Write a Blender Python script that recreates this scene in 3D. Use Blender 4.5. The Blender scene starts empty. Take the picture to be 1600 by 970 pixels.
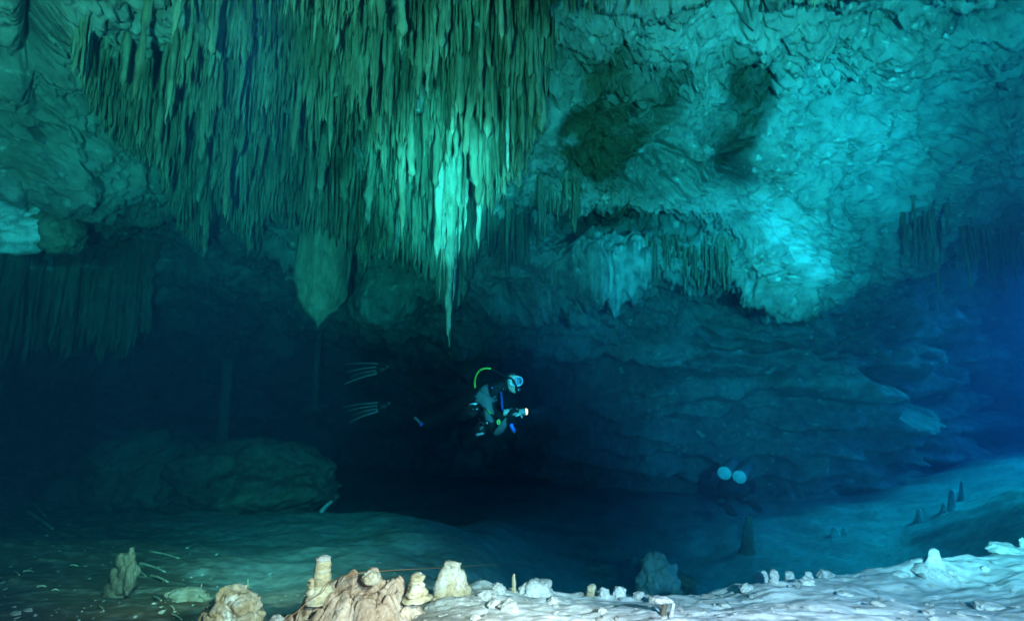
import bpy, bmesh, math, random
import numpy as np
from mathutils import Vector, Matrix
from mathutils.bvhtree import BVHTree

SC = bpy.context.scene
COL = SC.collection
R = math.radians
rng = np.random.default_rng(7)
random.seed(7)

# ------------------------------------------------------------------ camera
PITCH = R(7.0)
FPX = 750.0                                   # focal length in pixels of a 1600 wide picture
cam_d = bpy.data.cameras.new('camera'); cam = bpy.data.objects.new('camera', cam_d); COL.objects.link(cam)
cam.location = (0, 0, 0); cam.rotation_euler = (math.pi/2 + PITCH, 0, 0)
cam_d.sensor_width = 36; cam_d.lens = 36*FPX/1600
cam_d.clip_start = 0.05; cam_d.clip_end = 400
SC.camera = cam

# ------------------------------------------------------------------ sky, sun, strobes, added spots
SUN_EL, SUN_AZ = 38.0, 75.0                   # daylight falls in from the open water on the right
w = bpy.data.worlds.new('World'); SC.world = w; w.use_nodes = True
nt = w.node_tree; bg = nt.nodes['Background']
sky = nt.nodes.new('ShaderNodeTexSky'); sky.sky_type = 'NISHITA'; sky.sun_disc = False
sky.sun_elevation = R(SUN_EL); sky.sun_rotation = R(SUN_AZ)
nt.links.new(sky.outputs[0], bg.inputs[0]); bg.inputs[1].default_value = 0.15
sd = bpy.data.lights.new('sun', 'SUN'); sd.energy = 2.2; sd.angle = R(20); sd.color = (1, .96, .9)
so = bpy.data.objects.new('sun', sd); COL.objects.link(so)
sdir = Vector((math.sin(R(SUN_AZ))*math.cos(R(SUN_EL)), math.cos(R(SUN_AZ))*math.cos(R(SUN_EL)), math.sin(R(SUN_EL))))
so.rotation_euler = (-sdir).to_track_quat('-Z', 'Y').to_euler()

def pxdir(px, py):
    p = (485-py)/FPX
    return np.array([(px-800)/FPX, math.cos(PITCH)-p*math.sin(PITCH), math.sin(PITCH)+p*math.cos(PITCH)])
def at(px, py, Y):
    d = pxdir(px, py); return d*(Y/d[1])
def toz(px, Y, z):
    # point of a column px at forward distance Y with height z
    d = pxdir(px, 485 + 0*z); return np.array([(px-800)/FPX*(Y*math.cos(PITCH)+z*math.sin(PITCH)), Y, z])
def project(P):
    f = P[..., 1]*math.cos(PITCH) + P[..., 2]*math.sin(PITCH)
    u = -P[..., 1]*math.sin(PITCH) + P[..., 2]*math.cos(PITCH)
    f = np.where(np.abs(f) < 1e-3, 1e-3, f)
    return 800 + FPX*P[..., 0]/f, 485 - FPX*u/f, f

def strobe_and_fill(name, loc, aim, power, cone, blend=.8, color=(1, .96, .9), size=.06):
    d = bpy.data.lights.new(name, 'SPOT'); d.energy = power; d.spot_size = R(cone); d.spot_blend = blend
    d.color = color; d.shadow_soft_size = size
    o = bpy.data.objects.new(name, d); COL.objects.link(o); o.location = loc
    o.rotation_euler = (Vector(aim)-Vector(loc)).to_track_quat('-Z', 'Y').to_euler()
    return o
# two pairs stand for the photographer's strobes; the other spots are added unseen fill
strobe_and_fill('strobe_and_fill', (-.3, -.5, -.5), at(490, 190, 6), 290, 70, 1, (1, .95, .6))
strobe_and_fill('strobe_and_fill', (-.9, -.5, .3), at(20, 345, 4.9), 150, 9, 1, (1, .93, .9))  # added narrow spot on the added pale rock at far left
strobe_and_fill('strobe_and_fill', (-.9, -.5, .3), at(110, 470, 6.6), 190, 17, 1, (1, .95, .7))  # added spot to brighten the left curtain
strobe_and_fill('strobe_and_fill', (1.4, -.5, -.4), at(1290, 245, 6.3), 780, 72, 1, (1, .95, .8))
strobe_and_fill('strobe_and_fill', (1.4, -.5, -.4), at(1320, 215, 6.5), 700, 23, 1, (1, .95, .9))  # added hot spot on the right roof
strobe_and_fill('strobe_and_fill', (1.4, -.5, -.4), at(1225, 395, 7), 600, 13, 1, (1, .94, .98))  # added spot to brighten the right roof lip
strobe_and_fill('strobe_and_fill', (.5, -.4, -.6), at(690, 285, 5.6), 950, 19, 1, (1, .95, .76))  # added spot for the heart of the cluster
strobe_and_fill('strobe_and_fill', (.6, -.5, .5), at(785, 622, 5.8), 420, 11, 1, (1, .97, 1))  # added narrow spot on the side-on diver
strobe_and_fill('strobe_and_fill', (.9, -.5, .5), at(1270, 685, 7), 400, 36, 1, (1, .95, 1))  # added spot for the far diver and the blue slope
strobe_and_fill('strobe_and_fill', (-.3, .5, .5), at(390, 800, 5.8), 120, 46, 1, (1, .92, .68))  # added spot for the silt slope
strobe_and_fill('strobe_and_fill', (.9, -.3, .3), at(1250, 1000, 1.8), 150, 95, 1, (1, .51, .57))
strobe_and_fill('strobe_and_fill', (.85, .1, .45), at(560, 925, 1.8), 120, 50, 1, (1, .4, .29), .03)

SC.view_settings.view_transform = 'Standard'; SC.view_settings.look = 'None'
SC.view_settings.exposure = 3.2; SC.view_settings.gamma = 1
SC.cycles.use_denoising = True
SC.cycles.max_bounces = 4; SC.cycles.diffuse_bounces = 2; SC.cycles.volume_bounces = 0
SC.cycles.glossy_bounces = 1; SC.cycles.transmission_bounces = 2; SC.cycles.transparent_max_bounces = 8
SC.cycles.sample_clamp_indirect = 4

# ------------------------------------------------------------------ noise
_r = np.random.default_rng(11)
_perm = np.concatenate([_r.permutation(256)]*3)
_g = _r.normal(size=(256, 3)); _g /= np.linalg.norm(_g, axis=1)[:, None]
def perlin(P, off=0.0):
    P = np.asarray(P, float) + off*np.array([17.31, 41.7, 9.13])
    i = np.floor(P).astype(np.int64); f = P-i; i &= 255
    u = f*f*f*(f*(f*6-15)+10)
    def gr(dx, dy, dz):
        h = _perm[_perm[_perm[(i[..., 0]+dx) & 255]+((i[..., 1]+dy) & 255)]+((i[..., 2]+dz) & 255)]
        g = _g[h]
        return g[..., 0]*(f[..., 0]-dx)+g[..., 1]*(f[..., 1]-dy)+g[..., 2]*(f[..., 2]-dz)
    L = lambda a, b, t: a+(b-a)*t
    x0 = L(gr(0,0,0), gr(1,0,0), u[..., 0]); x1 = L(gr(0,1,0), gr(1,1,0), u[..., 0])
    x2 = L(gr(0,0,1), gr(1,0,1), u[..., 0]); x3 = L(gr(0,1,1), gr(1,1,1), u[..., 0])
    return L(L(x0, x1, u[..., 1]), L(x2, x3, u[..., 1]), u[..., 2])*1.5
def fbm(P, oct=4, off=0.0, gain=.5):
    s = 0; a = 1.0; P = np.asarray(P, float)
    for k in range(oct):
        s = s + a*perlin(P*2.03**k, off+k*3.7); a *= gain
    return s
def worley(P, off=0):
    P = np.asarray(P, float); i = np.floor(P).astype(np.int64); f = P-i
    d1 = np.full(P.shape[:-1], 9.0); d2 = d1.copy(); idd = np.zeros(P.shape[:-1], np.int64)
    rt = np.random.default_rng(31+off).random((256, 3))
    for dx in (-1, 0, 1):
        for dy in (-1, 0, 1):
            for dz in (-1, 0, 1):
                h = _perm[_perm[_perm[(i[..., 0]+dx) & 255]+((i[..., 1]+dy) & 255)]+((i[..., 2]+dz) & 255)]
                c = rt[h]+np.array([dx, dy, dz])-f
                d = np.sqrt((c*c).sum(-1))
                m = d < d1
                d2 = np.where(m, d1, np.minimum(d2, d)); d1 = np.where(m, d, d1); idd = np.where(m, h, idd)
    return d1, d2, idd/255.0
def sm(a, b, x):
    t = np.clip((x-a)/(b-a), 0, 1); return t*t*(3-2*t)
def blob(px, py, cx, cy, rx, ry, p=1.0):
    return np.exp(-(((px-cx)/rx)**2+((py-cy)/ry)**2)**p)

# ------------------------------------------------------------------ mesh helpers
def mesh_np(name, V, F, attrs=None, smooth=True):
    V = np.asarray(V, np.float32).reshape(-1, 3); F = np.asarray(F, np.int32); k = F.shape[1]
    me = bpy.data.meshes.new(name)
    me.vertices.add(len(V)); me.vertices.foreach_set('co', V.ravel())
    me.loops.add(F.size); me.loops.foreach_set('vertex_index', F.ravel())
    me.polygons.add(len(F)); me.polygons.foreach_set('loop_start', np.arange(0, F.size, k, dtype=np.int32))
    me.polygons.foreach_set('use_smooth', np.full(len(F), smooth, bool))
    for an, av in (attrs or {}).items():
        a = me.attributes.new(an, 'FLOAT', 'POINT'); a.data.foreach_set('value', np.asarray(av, np.float32).ravel())
    me.update(calc_edges=True); me.validate()
    return me
def link(name, me, mat=None, parent=None, loc=None):
    o = bpy.data.objects.new(name, me); COL.objects.link(o)
    if mat and not me.materials: me.materials.append(mat)
    if parent: o.parent = parent
    if loc is not None: o.location = [float(c) for c in loc]
    return o
def tag(o, label=None, cat=None, group=None, kind=None):
    if label: o['label'] = label
    if cat: o['category'] = cat
    if group: o['group'] = group
    if kind: o['kind'] = kind
    return o
def empty(name, loc, label, cat, group=None):
    o = bpy.data.objects.new(name, None); COL.objects.link(o); o.location = [float(c) for c in loc]; o.empty_display_size = .1
    return tag(o, label, cat, group)
def gridF(n, m, wrap=False):
    i, j = np.meshgrid(np.arange(n-1), np.arange(m if wrap else m-1), indexing='ij'); j2 = (j+1) % m
    return np.stack([i*m+j, i*m+j2, (i+1)*m+j2, (i+1)*m+j], -1).reshape(-1, 4)

# ------------------------------------------------------------------ materials
def nodes_mat(name):
    m = bpy.data.materials.new(name); m.use_nodes = True
    return m, m.node_tree.nodes, m.node_tree.links, m.node_tree.nodes['Principled BSDF']
def ramp(N, stops):
    r = N.new('ShaderNodeValToRGB'); e = r.color_ramp.elements
    while len(e) < len(stops): e.new(.5)
    for el, (p, c) in zip(e, stops): el.position = p; el.color = (*c, 1)
    return r
def rock_mat(name, cols, scale=1.0, stretch=(1, 1, 1), bump=.02, bscale=9, rough=.85, attr=None, attr_col=None, attr2=None, attr2_col=None, speck=None, spec=.35, mottle=.8):
    m, N, L, B = nodes_mat(name)
    tc = N.new('ShaderNodeTexCoord'); mp = N.new('ShaderNodeMapping'); mp.inputs['Scale'].default_value = stretch
    geo = N.new('ShaderNodeNewGeometry')
    L.new(geo.outputs['Position'], mp.inputs['Vector'])
    n1 = N.new('ShaderNodeTexNoise'); n1.inputs['Scale'].default_value = scale; n1.inputs['Detail'].default_value = 9; n1.inputs['Roughness'].default_value = .62
    n1.inputs['Distortion'].default_value = .6
    L.new(mp.outputs[0], n1.inputs['Vector'])
    k = len(cols); rp = ramp(N, [(.28+.44*i/(k-1), c) for i, c in enumerate(cols)])
    L.new(n1.outputs['Fac'], rp.inputs[0]); col = rp.outputs[0]
    def mix(fac, a, b):
        x = N.new('ShaderNodeMix'); x.data_type = 'RGBA'; L.new(fac, x.inputs[0]); L.new(a, x.inputs[6])
        if isinstance(b, tuple): x.inputs[7].default_value = (*b, 1)
        else: L.new(b, x.inputs[7])
        return x.outputs[2]
    if speck:
        n3 = N.new('ShaderNodeTexNoise'); n3.inputs['Scale'].default_value = speck[0]; n3.inputs['Detail'].default_value = 4
        L.new(geo.outputs['Position'], n3.inputs['Vector'])
        r3 = ramp(N, [(speck[1], (0, 0, 0)), (speck[1]+.06, (1, 1, 1))]); L.new(n3.outputs['Fac'], r3.inputs[0])
        col = mix(r3.outputs[0], col, speck[2])
    for an, ac in ((attr, attr_col), (attr2, attr2_col)):
        if an:
            a = N.new('ShaderNodeAttribute'); a.attribute_name = an
            nn = N.new('ShaderNodeTexNoise'); nn.inputs['Scale'].default_value = scale*8; nn.inputs['Detail'].default_value = 6
            L.new(geo.outputs['Position'], nn.inputs['Vector'])
            mm = N.new('ShaderNodeMath'); mm.operation = 'MULTIPLY_ADD'; mm.inputs[1].default_value = 2.4; mm.inputs[2].default_value = -1.2
            L.new(nn.outputs['Fac'], mm.inputs[0])
            m2 = N.new('ShaderNodeMath'); m2.operation = 'ADD'; m2.use_clamp = True
            L.new(a.outputs['Fac'], m2.inputs[0]); L.new(mm.outputs[0], m2.inputs[1])
            m3 = N.new('ShaderNodeMath'); m3.operation = 'MULTIPLY'; m3.use_clamp = True
            L.new(m2.outputs[0], m3.inputs[0]); L.new(a.outputs['Fac'], m3.inputs[1])
            col = mix(m3.outputs[0], col, ac)
    n4 = N.new('ShaderNodeTexNoise'); n4.inputs['Scale'].default_value = scale*9; n4.inputs['Detail'].default_value = 7; n4.inputs['Roughness'].default_value = .7
    L.new(mp.outputs[0], n4.inputs['Vector'])
    r4 = ramp(N, [(.32, (.38, .36, .33)), (.5, (.95, .95, .95)), (.68, (1.25, 1.25, 1.22))]); L.new(n4.outputs['Fac'], r4.inputs[0])
    x4 = N.new('ShaderNodeMix'); x4.data_type = 'RGBA'; x4.blend_type = 'MULTIPLY'; x4.inputs[0].default_value = mottle
    L.new(col, x4.inputs[6]); L.new(r4.outputs[0], x4.inputs[7]); col = x4.outputs[2]
    L.new(col, B.inputs['Base Color'])
    B.inputs['Roughness'].default_value = rough; B.inputs['Specular IOR Level'].default_value = spec
    b1 = N.new('ShaderNodeTexNoise'); b1.inputs['Scale'].default_value = bscale; b1.inputs['Detail'].default_value = 8; b1.inputs['Roughness'].default_value = .65
    L.new(mp.outputs[0], b1.inputs['Vector'])
    bp = N.new('ShaderNodeBump'); bp.inputs['Strength'].default_value = 1; bp.inputs['Distance'].default_value = bump
    L.new(b1.outputs['Fac'], bp.inputs['Height']); L.new(bp.outputs[0], B.inputs['Normal'])
    return m
def plain_mat(name, c, rough=.5, metal=0, bump=0, spec=.5, var=.12, bscale=40):
    m, N, L, B = nodes_mat(name)
    geo = N.new('ShaderNodeTexCoord')
    n = N.new('ShaderNodeTexNoise'); n.inputs['Scale'].default_value = bscale*.4; n.inputs['Detail'].default_value = 5; L.new(geo.outputs['Object'], n.inputs['Vector'])
    r = ramp(N, [(.3, tuple(x*(1-var) for x in c)), (.7, tuple(min(1, x*(1+var)) for x in c))]); L.new(n.outputs['Fac'], r.inputs[0])
    L.new(r.outputs[0], B.inputs['Base Color'])
    B.inputs['Roughness'].default_value = rough; B.inputs['Metallic'].default_value = metal; B.inputs['Specular IOR Level'].default_value = spec
    if bump:
        b1 = N.new('ShaderNodeTexNoise'); b1.inputs['Scale'].default_value = bscale; L.new(geo.outputs['Object'], b1.inputs['Vector'])
        bp = N.new('ShaderNodeBump'); bp.inputs['Distance'].default_value = bump; L.new(b1.outputs['Fac'], bp.inputs['Height']); L.new(bp.outputs[0], B.inputs['Normal'])
    return m
CALCITE = (.8, .79, .76); ROOF_SHADE = (.1, .085, .045)  # second colour paints shade onto the roof rock
M = {}
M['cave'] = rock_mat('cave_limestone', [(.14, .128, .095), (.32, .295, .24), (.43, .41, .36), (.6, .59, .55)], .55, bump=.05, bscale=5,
                     attr='pale', attr_col=CALCITE, attr2='dark', attr2_col=ROOF_SHADE, speck=(6.5, .63, (.72, .7, .64)))
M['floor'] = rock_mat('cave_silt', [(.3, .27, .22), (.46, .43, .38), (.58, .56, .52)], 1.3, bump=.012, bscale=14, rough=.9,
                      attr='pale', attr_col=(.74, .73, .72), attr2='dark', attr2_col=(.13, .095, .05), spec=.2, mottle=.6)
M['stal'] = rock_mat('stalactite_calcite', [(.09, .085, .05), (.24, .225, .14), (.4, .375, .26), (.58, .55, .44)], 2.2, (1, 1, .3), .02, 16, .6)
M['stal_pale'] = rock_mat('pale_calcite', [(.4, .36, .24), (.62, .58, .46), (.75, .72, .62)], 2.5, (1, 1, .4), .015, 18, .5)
M['stal_far'] = rock_mat('dull_calcite', [(.1, .09, .06), (.22, .2, .13), (.34, .31, .22)], 2, (1, 1, .35), .02, 14, .8)  # darker tone of the stalactite rock, used in back rows and hollows
M['flow'] = rock_mat('foreground_flowstone', [(.16, .07, .04), (.48, .31, .21), (.66, .48, .36), (.84, .75, .66)], 7, (1, 1, .8), .014, 26, .36, speck=(14, .6, (.3, .2, .12)))
M['ochre'] = rock_mat('ochre_limestone', [(.26, .17, .09), (.5, .38, .22), (.66, .58, .46), (.82, .78, .7)], 7, (1, 1, 1), .014, 26, .45, speck=(11, .6, (.8, .78, .7)))
M['stub'] = rock_mat('stalagmite_calcite', [(.42, .3, .16), (.66, .54, .34), (.8, .74, .62)], 9, (1, 1, 2.2), .008, 40, .55)
M['white'] = rock_mat('white_limestone', [(.36, .34, .3), (.58, .56, .52), (.78, .77, .73)], 8, (1, 1, 1), .01, 30, .7)
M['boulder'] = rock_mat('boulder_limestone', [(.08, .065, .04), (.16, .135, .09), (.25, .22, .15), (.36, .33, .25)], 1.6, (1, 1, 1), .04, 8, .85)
M['twig'] = rock_mat('waterlogged_wood', [(.3, .25, .14), (.5, .43, .3), (.64, .58, .46)], 9, (1, 1, 1), .004, 60, .7)
M['wood'] = rock_mat('dark_wood', [(.08, .06, .035), (.18, .14, .09), (.36, .3, .22)], 8, (1, 1, .3), .01, 40, .8)

# ------------------------------------------------------------------ the cave shell
KEYS = {   # column of the picture: (forward distance, row) from overhead, down the roof to its lip, back into the recess, down the far wall
   0: [(1.2,-900),(2.2,-150),(3.0,0),(3.8,150),(4.3,290),(6.2,300),(6.8,360),(6.6,420),(8,470),(10,600),(10,790),(9.5,960)],
 120: [(1.3,-900),(2.4,-150),(3.3,0),(4.2,150),(4.9,300),(7,308),(7.6,360),(7.4,420),(8.6,470),(10.8,600),(10.8,790),(10,960)],
 250: [(1.4,-900),(2.7,-150),(3.7,0),(4.7,150),(5.7,310),(7.8,318),(8.4,360),(8.4,420),(9.6,470),(13,600),(13.5,790),(12.5,960)],
 400: [(1.5,-900),(3,-150),(4.0,0),(5.1,150),(6.3,310),(7.0,380),(8.6,410),(9.4,465),(11,520),(14,600),(15,790),(14,960)],
 600: [(1.5,-900),(3,-150),(4.1,0),(5.2,150),(6.5,310),(7.2,390),(7.8,440),(9,475),(9.8,510),(13.5,580),(15.5,780),(14,960)],
 800: [(1.5,-900),(3,-150),(4.2,0),(5.4,150),(6.5,300),(7.2,380),(7.6,450),(9.3,475),(10.3,525),(13,610),(14.5,800),(14,960)],
 900: [(1.5,-900),(3,-150),(4.3,0),(5.5,150),(6.5,318),(8.0,334),(7.7,425),(9.2,465),(10,525),(12,610),(13.5,800),(13,960)],
1020: [(1.5,-900),(3,-150),(4.4,0),(5.7,150),(6.6,335),(7.9,345),(7.7,420),(9.9,462),(10.4,525),(11,610),(12.5,800),(12,960)],
1140: [(1.5,-900),(3,-150),(4.5,0),(5.8,150),(6.7,345),(7.2,385),(7.4,432),(10.2,466),(10.9,520),(10.8,600),(11.8,790),(11.3,960)],
1240: [(1.5,-900),(3,-150),(4.5,0),(5.9,150),(6.6,325),(6.9,400),(7.1,474),(10.4,486),(10.9,530),(10.4,600),(10.9,780),(10.5,940)],
1310: [(1.5,-900),(3,-150),(4.5,0),(6.0,150),(6.7,320),(7.1,395),(7.4,460),(10.6,480),(11,530),(10.6,600),(11.2,770),(11,920)],
1400: [(1.5,-900),(3,-150),(4.6,0),(6,150),(6.9,290),(7.3,360),(7.9,430),(9.3,428),(10.5,425),(11.0,525),(12,760),(12,900)],
1500: [(1.5,-900),(3,-150),(4.7,0),(6.1,150),(7.3,300),(8.2,360),(9.2,418),(9.8,365),(12,360),(12.6,520),(13.4,740),(13.5,880)],
1600: [(1.5,-900),(3,-150),(4.8,0),(6.3,150),(8,300),(9.8,362),(11.5,394),(12,335),(14.5,330),(15,500),(15.5,730),(15,860)],
}
kpx = sorted(KEYS); kaz = np.array([math.atan((p-800)/FPX) for p in kpx])
K3 = np.array([[at(p, py, Y) for (Y, py) in KEYS[p]] for p in kpx])            # keys x points x 3
kaz = np.append(kaz, R(49.2)); r16 = np.hypot(K3[-1, :, 0], K3[-1, :, 1])
K3 = np.concatenate([K3, np.stack([r16*math.sin(R(49.2)), r16*math.cos(R(49.2)), K3[-1, :, 2]], -1)[None]])
for a_ in (53, 118):  # unseen roof rim, lowered here to keep the sun off the sand ledge
    kaz = np.append(kaz, R(a_)); z16 = K3[len(kpx)-1, :, 2]
    rz = [(r16[q], z16[q]) for q in range(4)]+[(9.6,2.5),(9.9,1.6),(10.1,1.1),(10.2,1.0),(10.25,1.0),(10.3,1.0),(10.35,1.02),(10.4,1.05)]
    K3 = np.concatenate([K3, np.array([[[r_*math.sin(R(a_)), r_*math.cos(R(a_)), z_] for r_, z_ in rz]])])
AZ_OPEN0, AZ_OPEN1 = R(56), R(118)
az = np.concatenate([np.linspace(R(118-360), R(-50), 150, endpoint=False), np.linspace(R(-50), R(49), 760), np.linspace(R(49), AZ_OPEN1, 70)[1:]])
def rotz(P, a):
    c, s = math.cos(a), math.sin(a)
    return np.stack([P[..., 0]*c+P[..., 1]*s, -P[..., 0]*s+P[..., 1]*c, P[..., 2]], -1)   # turns +Y towards +X by a
def columns(K, kaz, az):
    out = np.zeros((len(az), K.shape[1], 3))
    lo, hi = kaz.min(), kaz.max()
    # cylindrical radius and height per key, interpolated over azimuth
    Rk = np.hypot(K[..., 0], K[..., 1]); Zk = K[..., 2]
    azc = np.clip(az, lo, hi)
    for j in range(K.shape[1]):
        r = np.interp(azc, kaz, Rk[:, j]); z = np.interp(azc, kaz, Zk[:, j])
        out[:, j, 0] = r*np.sin(az); out[:, j, 1] = r*np.cos(az); out[:, j, 2] = z
    return out
def smooth_axis(A, n, axis, it=2):
    for _ in range(it):
        P = np.pad(A, [(n, n) if k == axis else (0, 0) for k in range(A.ndim)], mode='edge')
        c = np.cumsum(P, axis=axis); z = np.zeros_like(np.take(c, [0], axis)); c = np.concatenate([z, c], axis)
        L = A.shape[axis]
        A = (np.take(c, range(2*n+1, 2*n+1+L), axis)-np.take(c, range(0, L), axis))/(2*n+1)
    return A
def refine(C, counts):
    rows = []
    for j, n in enumerate(counts):
        t = np.linspace(0, 1, n, endpoint=False)[None, :, None]
        rows.append(C[:, j:j+1]*(1-t)+C[:, j+1:j+2]*t)
    rows.append(C[:, -1:])
    return np.concatenate(rows, 1)
def normals(G):
    du = np.gradient(G, axis=0); dv = np.gradient(G, axis=1)
    n = np.cross(du, dv); n /= np.linalg.norm(n, axis=-1)[..., None]+1e-9
    return n
C = columns(K3, kaz, az)
cap = C[:, :1].copy(); cap[..., :2] *= .01; cap[..., 2] = C[:, :1, 2].max()+.2; C = np.concatenate([cap, C], 1)
G = refine(C, [8, 14, 44, 70, 70, 56, 34, 34, 30, 34, 48, 60])
G = smooth_axis(G, 8, 0, 2); G = smooth_axis(G, 4, 1, 2)
Nn = normals(G)
toc = -G.copy(); toc[..., 2] *= .3
if (Nn*toc).sum(-1).mean() < 0: Nn = -Nn                                        # normals face the water
ppx, ppy, pf = project(G)
wallness = sm(460, 540, ppy)*(pf > 0)
warp = np.stack([fbm(G*.9, 3, 5), fbm(G*.9, 3, 9), fbm(G*.9, 3, 13)], -1)
Gw = G+.35*warp
d = .30*fbm(G*.55, 3, 1)+.16*(1-2*np.abs(perlin(Gw*1.3, 2)))*(1-.5*wallness)
w1, w2, wi = worley(Gw*2.1)
scal = (np.minimum(w1, .75)**2)                                                # scalloped pits
cellm = np.clip(sm(.0, .3, perlin(G*.5, 21))+.35, 0, 1)*(1-.7*wallness)
d += -.16*(.5-scal)*cellm + .09*(wi-.5)*cellm
v1, v2, vi = worley(Gw*5.0, 3)
d += .045*(vi-.5)*cellm+.03*np.minimum(v2-v1, .4)*cellm
for sc_, amp, wd, of in ((1.1, .15, .045, 31), (2.4, .09, .06, 33), (4.6, .05, .07, 35)):             # curling solution grooves
    n_ = perlin(Gw*sc_, of)
    d -= amp*np.exp(-(n_/wd)**2)*np.clip(.3+perlin(G*.8, of+1), 0, 1)*1.6*(1-.6*wallness)
x1, x2, xi = worley(Gw*8.5, 11)
d += -.09*(.35-np.minimum(x1, .6))*np.clip(perlin(G*1.1, 91)+.4+.5*blob(ppx, ppy, 980, 230, 160, 140), 0, 1.2)*(1-.6*wallness)
rough_ = np.clip(perlin(G*.7, 93)+.75, .35, 1.3)
d += (.065*fbm(G*4.3, 4, 41, .55)+.024*fbm(G*13, 3, 47, .6))*rough_
d += .014*(1-2*np.abs(perlin(Gw*7, 95)))*rough_
strat = np.stack([G[..., 0]*.45, G[..., 1]*.45, G[..., 2]*2.3], -1)+.3*warp
d += wallness*(.55*fbm(strat*.8, 4, 51)+.25*np.tanh(5*perlin(strat*.9, 55)))
roofm = 1-wallness
Gq = G+.45*warp+.10*np.stack([fbm(G*3.3, 3, 15), fbm(G*3.3, 3, 19), fbm(G*3.3, 3, 23)], -1)
for sc_, dep, wd, of in ((2.3, .13, .055, 15), (5.2, .075, .075, 17), (10.5, .04, .11, 19)):   # fractures and rims of solution pits
    a1, a2, ai = worley(Gq*sc_, of)
    msk_ = np.clip(.25+1.1*perlin(G*.9, of)+.5*blob(ppx, ppy, 1000, 220, 190, 170), 0, 1)
    d -= dep*np.exp(-((a2-a1)/wd)**2)*msk_*(.25+.75*roofm)
    d += dep*.8*(ai-.5)*msk_*(.4+.6*roofm)
d += .02*np.abs(fbm(G*21, 2, 97))*rough_
# designed forms
tf = (pf > .3)
qpx = ppx+26*perlin(G*1.6, 61)+12*perlin(G*5, 62); qpy = ppy+22*perlin(G*2, 63)
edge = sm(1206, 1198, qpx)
shade_dent = sm(1080, 1165, qpx)*sm(62, 105, qpy)*sm(292, 262, qpy)*tf  # outline of a roof shadow, dented slightly and painted dark below
d -= .22*shade_dent*edge
d -= .55*blob(ppx, ppy, 1175, 265, 45, 22, 1.5)*tf*edge
d -= .5*blob(ppx, ppy, 1010, 275, 40, 35, 1.3)*tf
d += .12*blob(ppx, ppy, 1225+.25*(420-ppy), 410, 70, 95, 1.5)*tf*(1+1.6*fbm(G*2.2, 4, 65))
d += (.45+.3*fbm(G*1.8, 3, 67))*(blob(ppx, ppy, 880, 425, 62, 46, 2)+blob(ppx, ppy, 800, 445, 45, 38, 2)+blob(ppx, ppy, 990, 468, 60, 30, 2)*.5)*tf
d += .5*blob(ppx, ppy, 605, 455, 55, 30, 2)*tf
d += .3*blob(ppx, ppy, 960, 405, 60, 45, 2)*tf*(1+1.2*fbm(G*2.2, 3, 66))
d += .42*fbm(G*np.array([1.3, 1.3, .6]), 2, 85)*blob(ppx, ppy, 500, 150, 360, 260, 2.5)*tf
d += .3*np.exp(-((ppy-300)/60)**2)*blob(ppx, ppy, 100, 250, 120, 200, 2)*tf
d -= .8*blob(ppx, ppy, 60, 40, 26, 110, 1.5)*tf*.5
frame = np.clip((az+R(62))/R(10), 0, 1)[:, None]
G2 = G+Nn*d[..., None]
pale = blob(ppx+60*perlin(G*1.5, 68), ppy+60*perlin(G*1.5, 69), 1235, 405, 75, 85, 1.2)*(.75+.8*perlin(G*2.3, 70))+.9*blob(ppx, ppy, 965, 400, 60, 45, 2)+1.0*blob(ppx, ppy, 15, 340, 62, 48, 2)+.55*blob(ppx, ppy, 1120, 330, 120, 40, 1.5) \
     + .6*blob(ppx, ppy, 1340, 200, 130, 120, 1.3)+.5*blob(ppx, ppy, 1100, 60, 130, 50, 1.3)+.5*blob(ppx, ppy, 605, 455, 55, 30, 2)
pale = np.where(tf, pale, 0)
dark = (1.25*blob(ppx+70*fbm(G*1.1, 3, 101), ppy+60*fbm(G*1.1, 3, 103), 950, 205, 105, 140, 1.2)+.5*blob(ppx, ppy, 540, 130, 200, 150, 2)+1.0*shade_dent*edge+.6*blob(ppx, ppy, 940, 345, 80, 18, 2))*tf  # shade beside the cluster and in the roof put into the rock colour
CF = gridF(*G.shape[:2]); ncol, nrow = G.shape[:2]
ci, ri = CF[:, 0]//nrow, CF[:, 0] % nrow
seg = np.cumsum([0, 8, 14, 44, 70, 70, 56, 34, 34, 30, 34, 48, 60])
gone = (az[ci] > R(48.5)) & (ri > seg[8])   # the cave opens to daylit water just right of the picture
CF = CF[~gone]
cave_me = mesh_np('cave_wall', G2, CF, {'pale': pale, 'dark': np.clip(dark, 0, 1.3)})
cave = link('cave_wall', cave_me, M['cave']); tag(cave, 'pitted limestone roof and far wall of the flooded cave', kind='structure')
bvh = BVHTree.FromPolygons([tuple(v) for v in G2.reshape(-1, 3)], [tuple(f) for f in CF])

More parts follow.
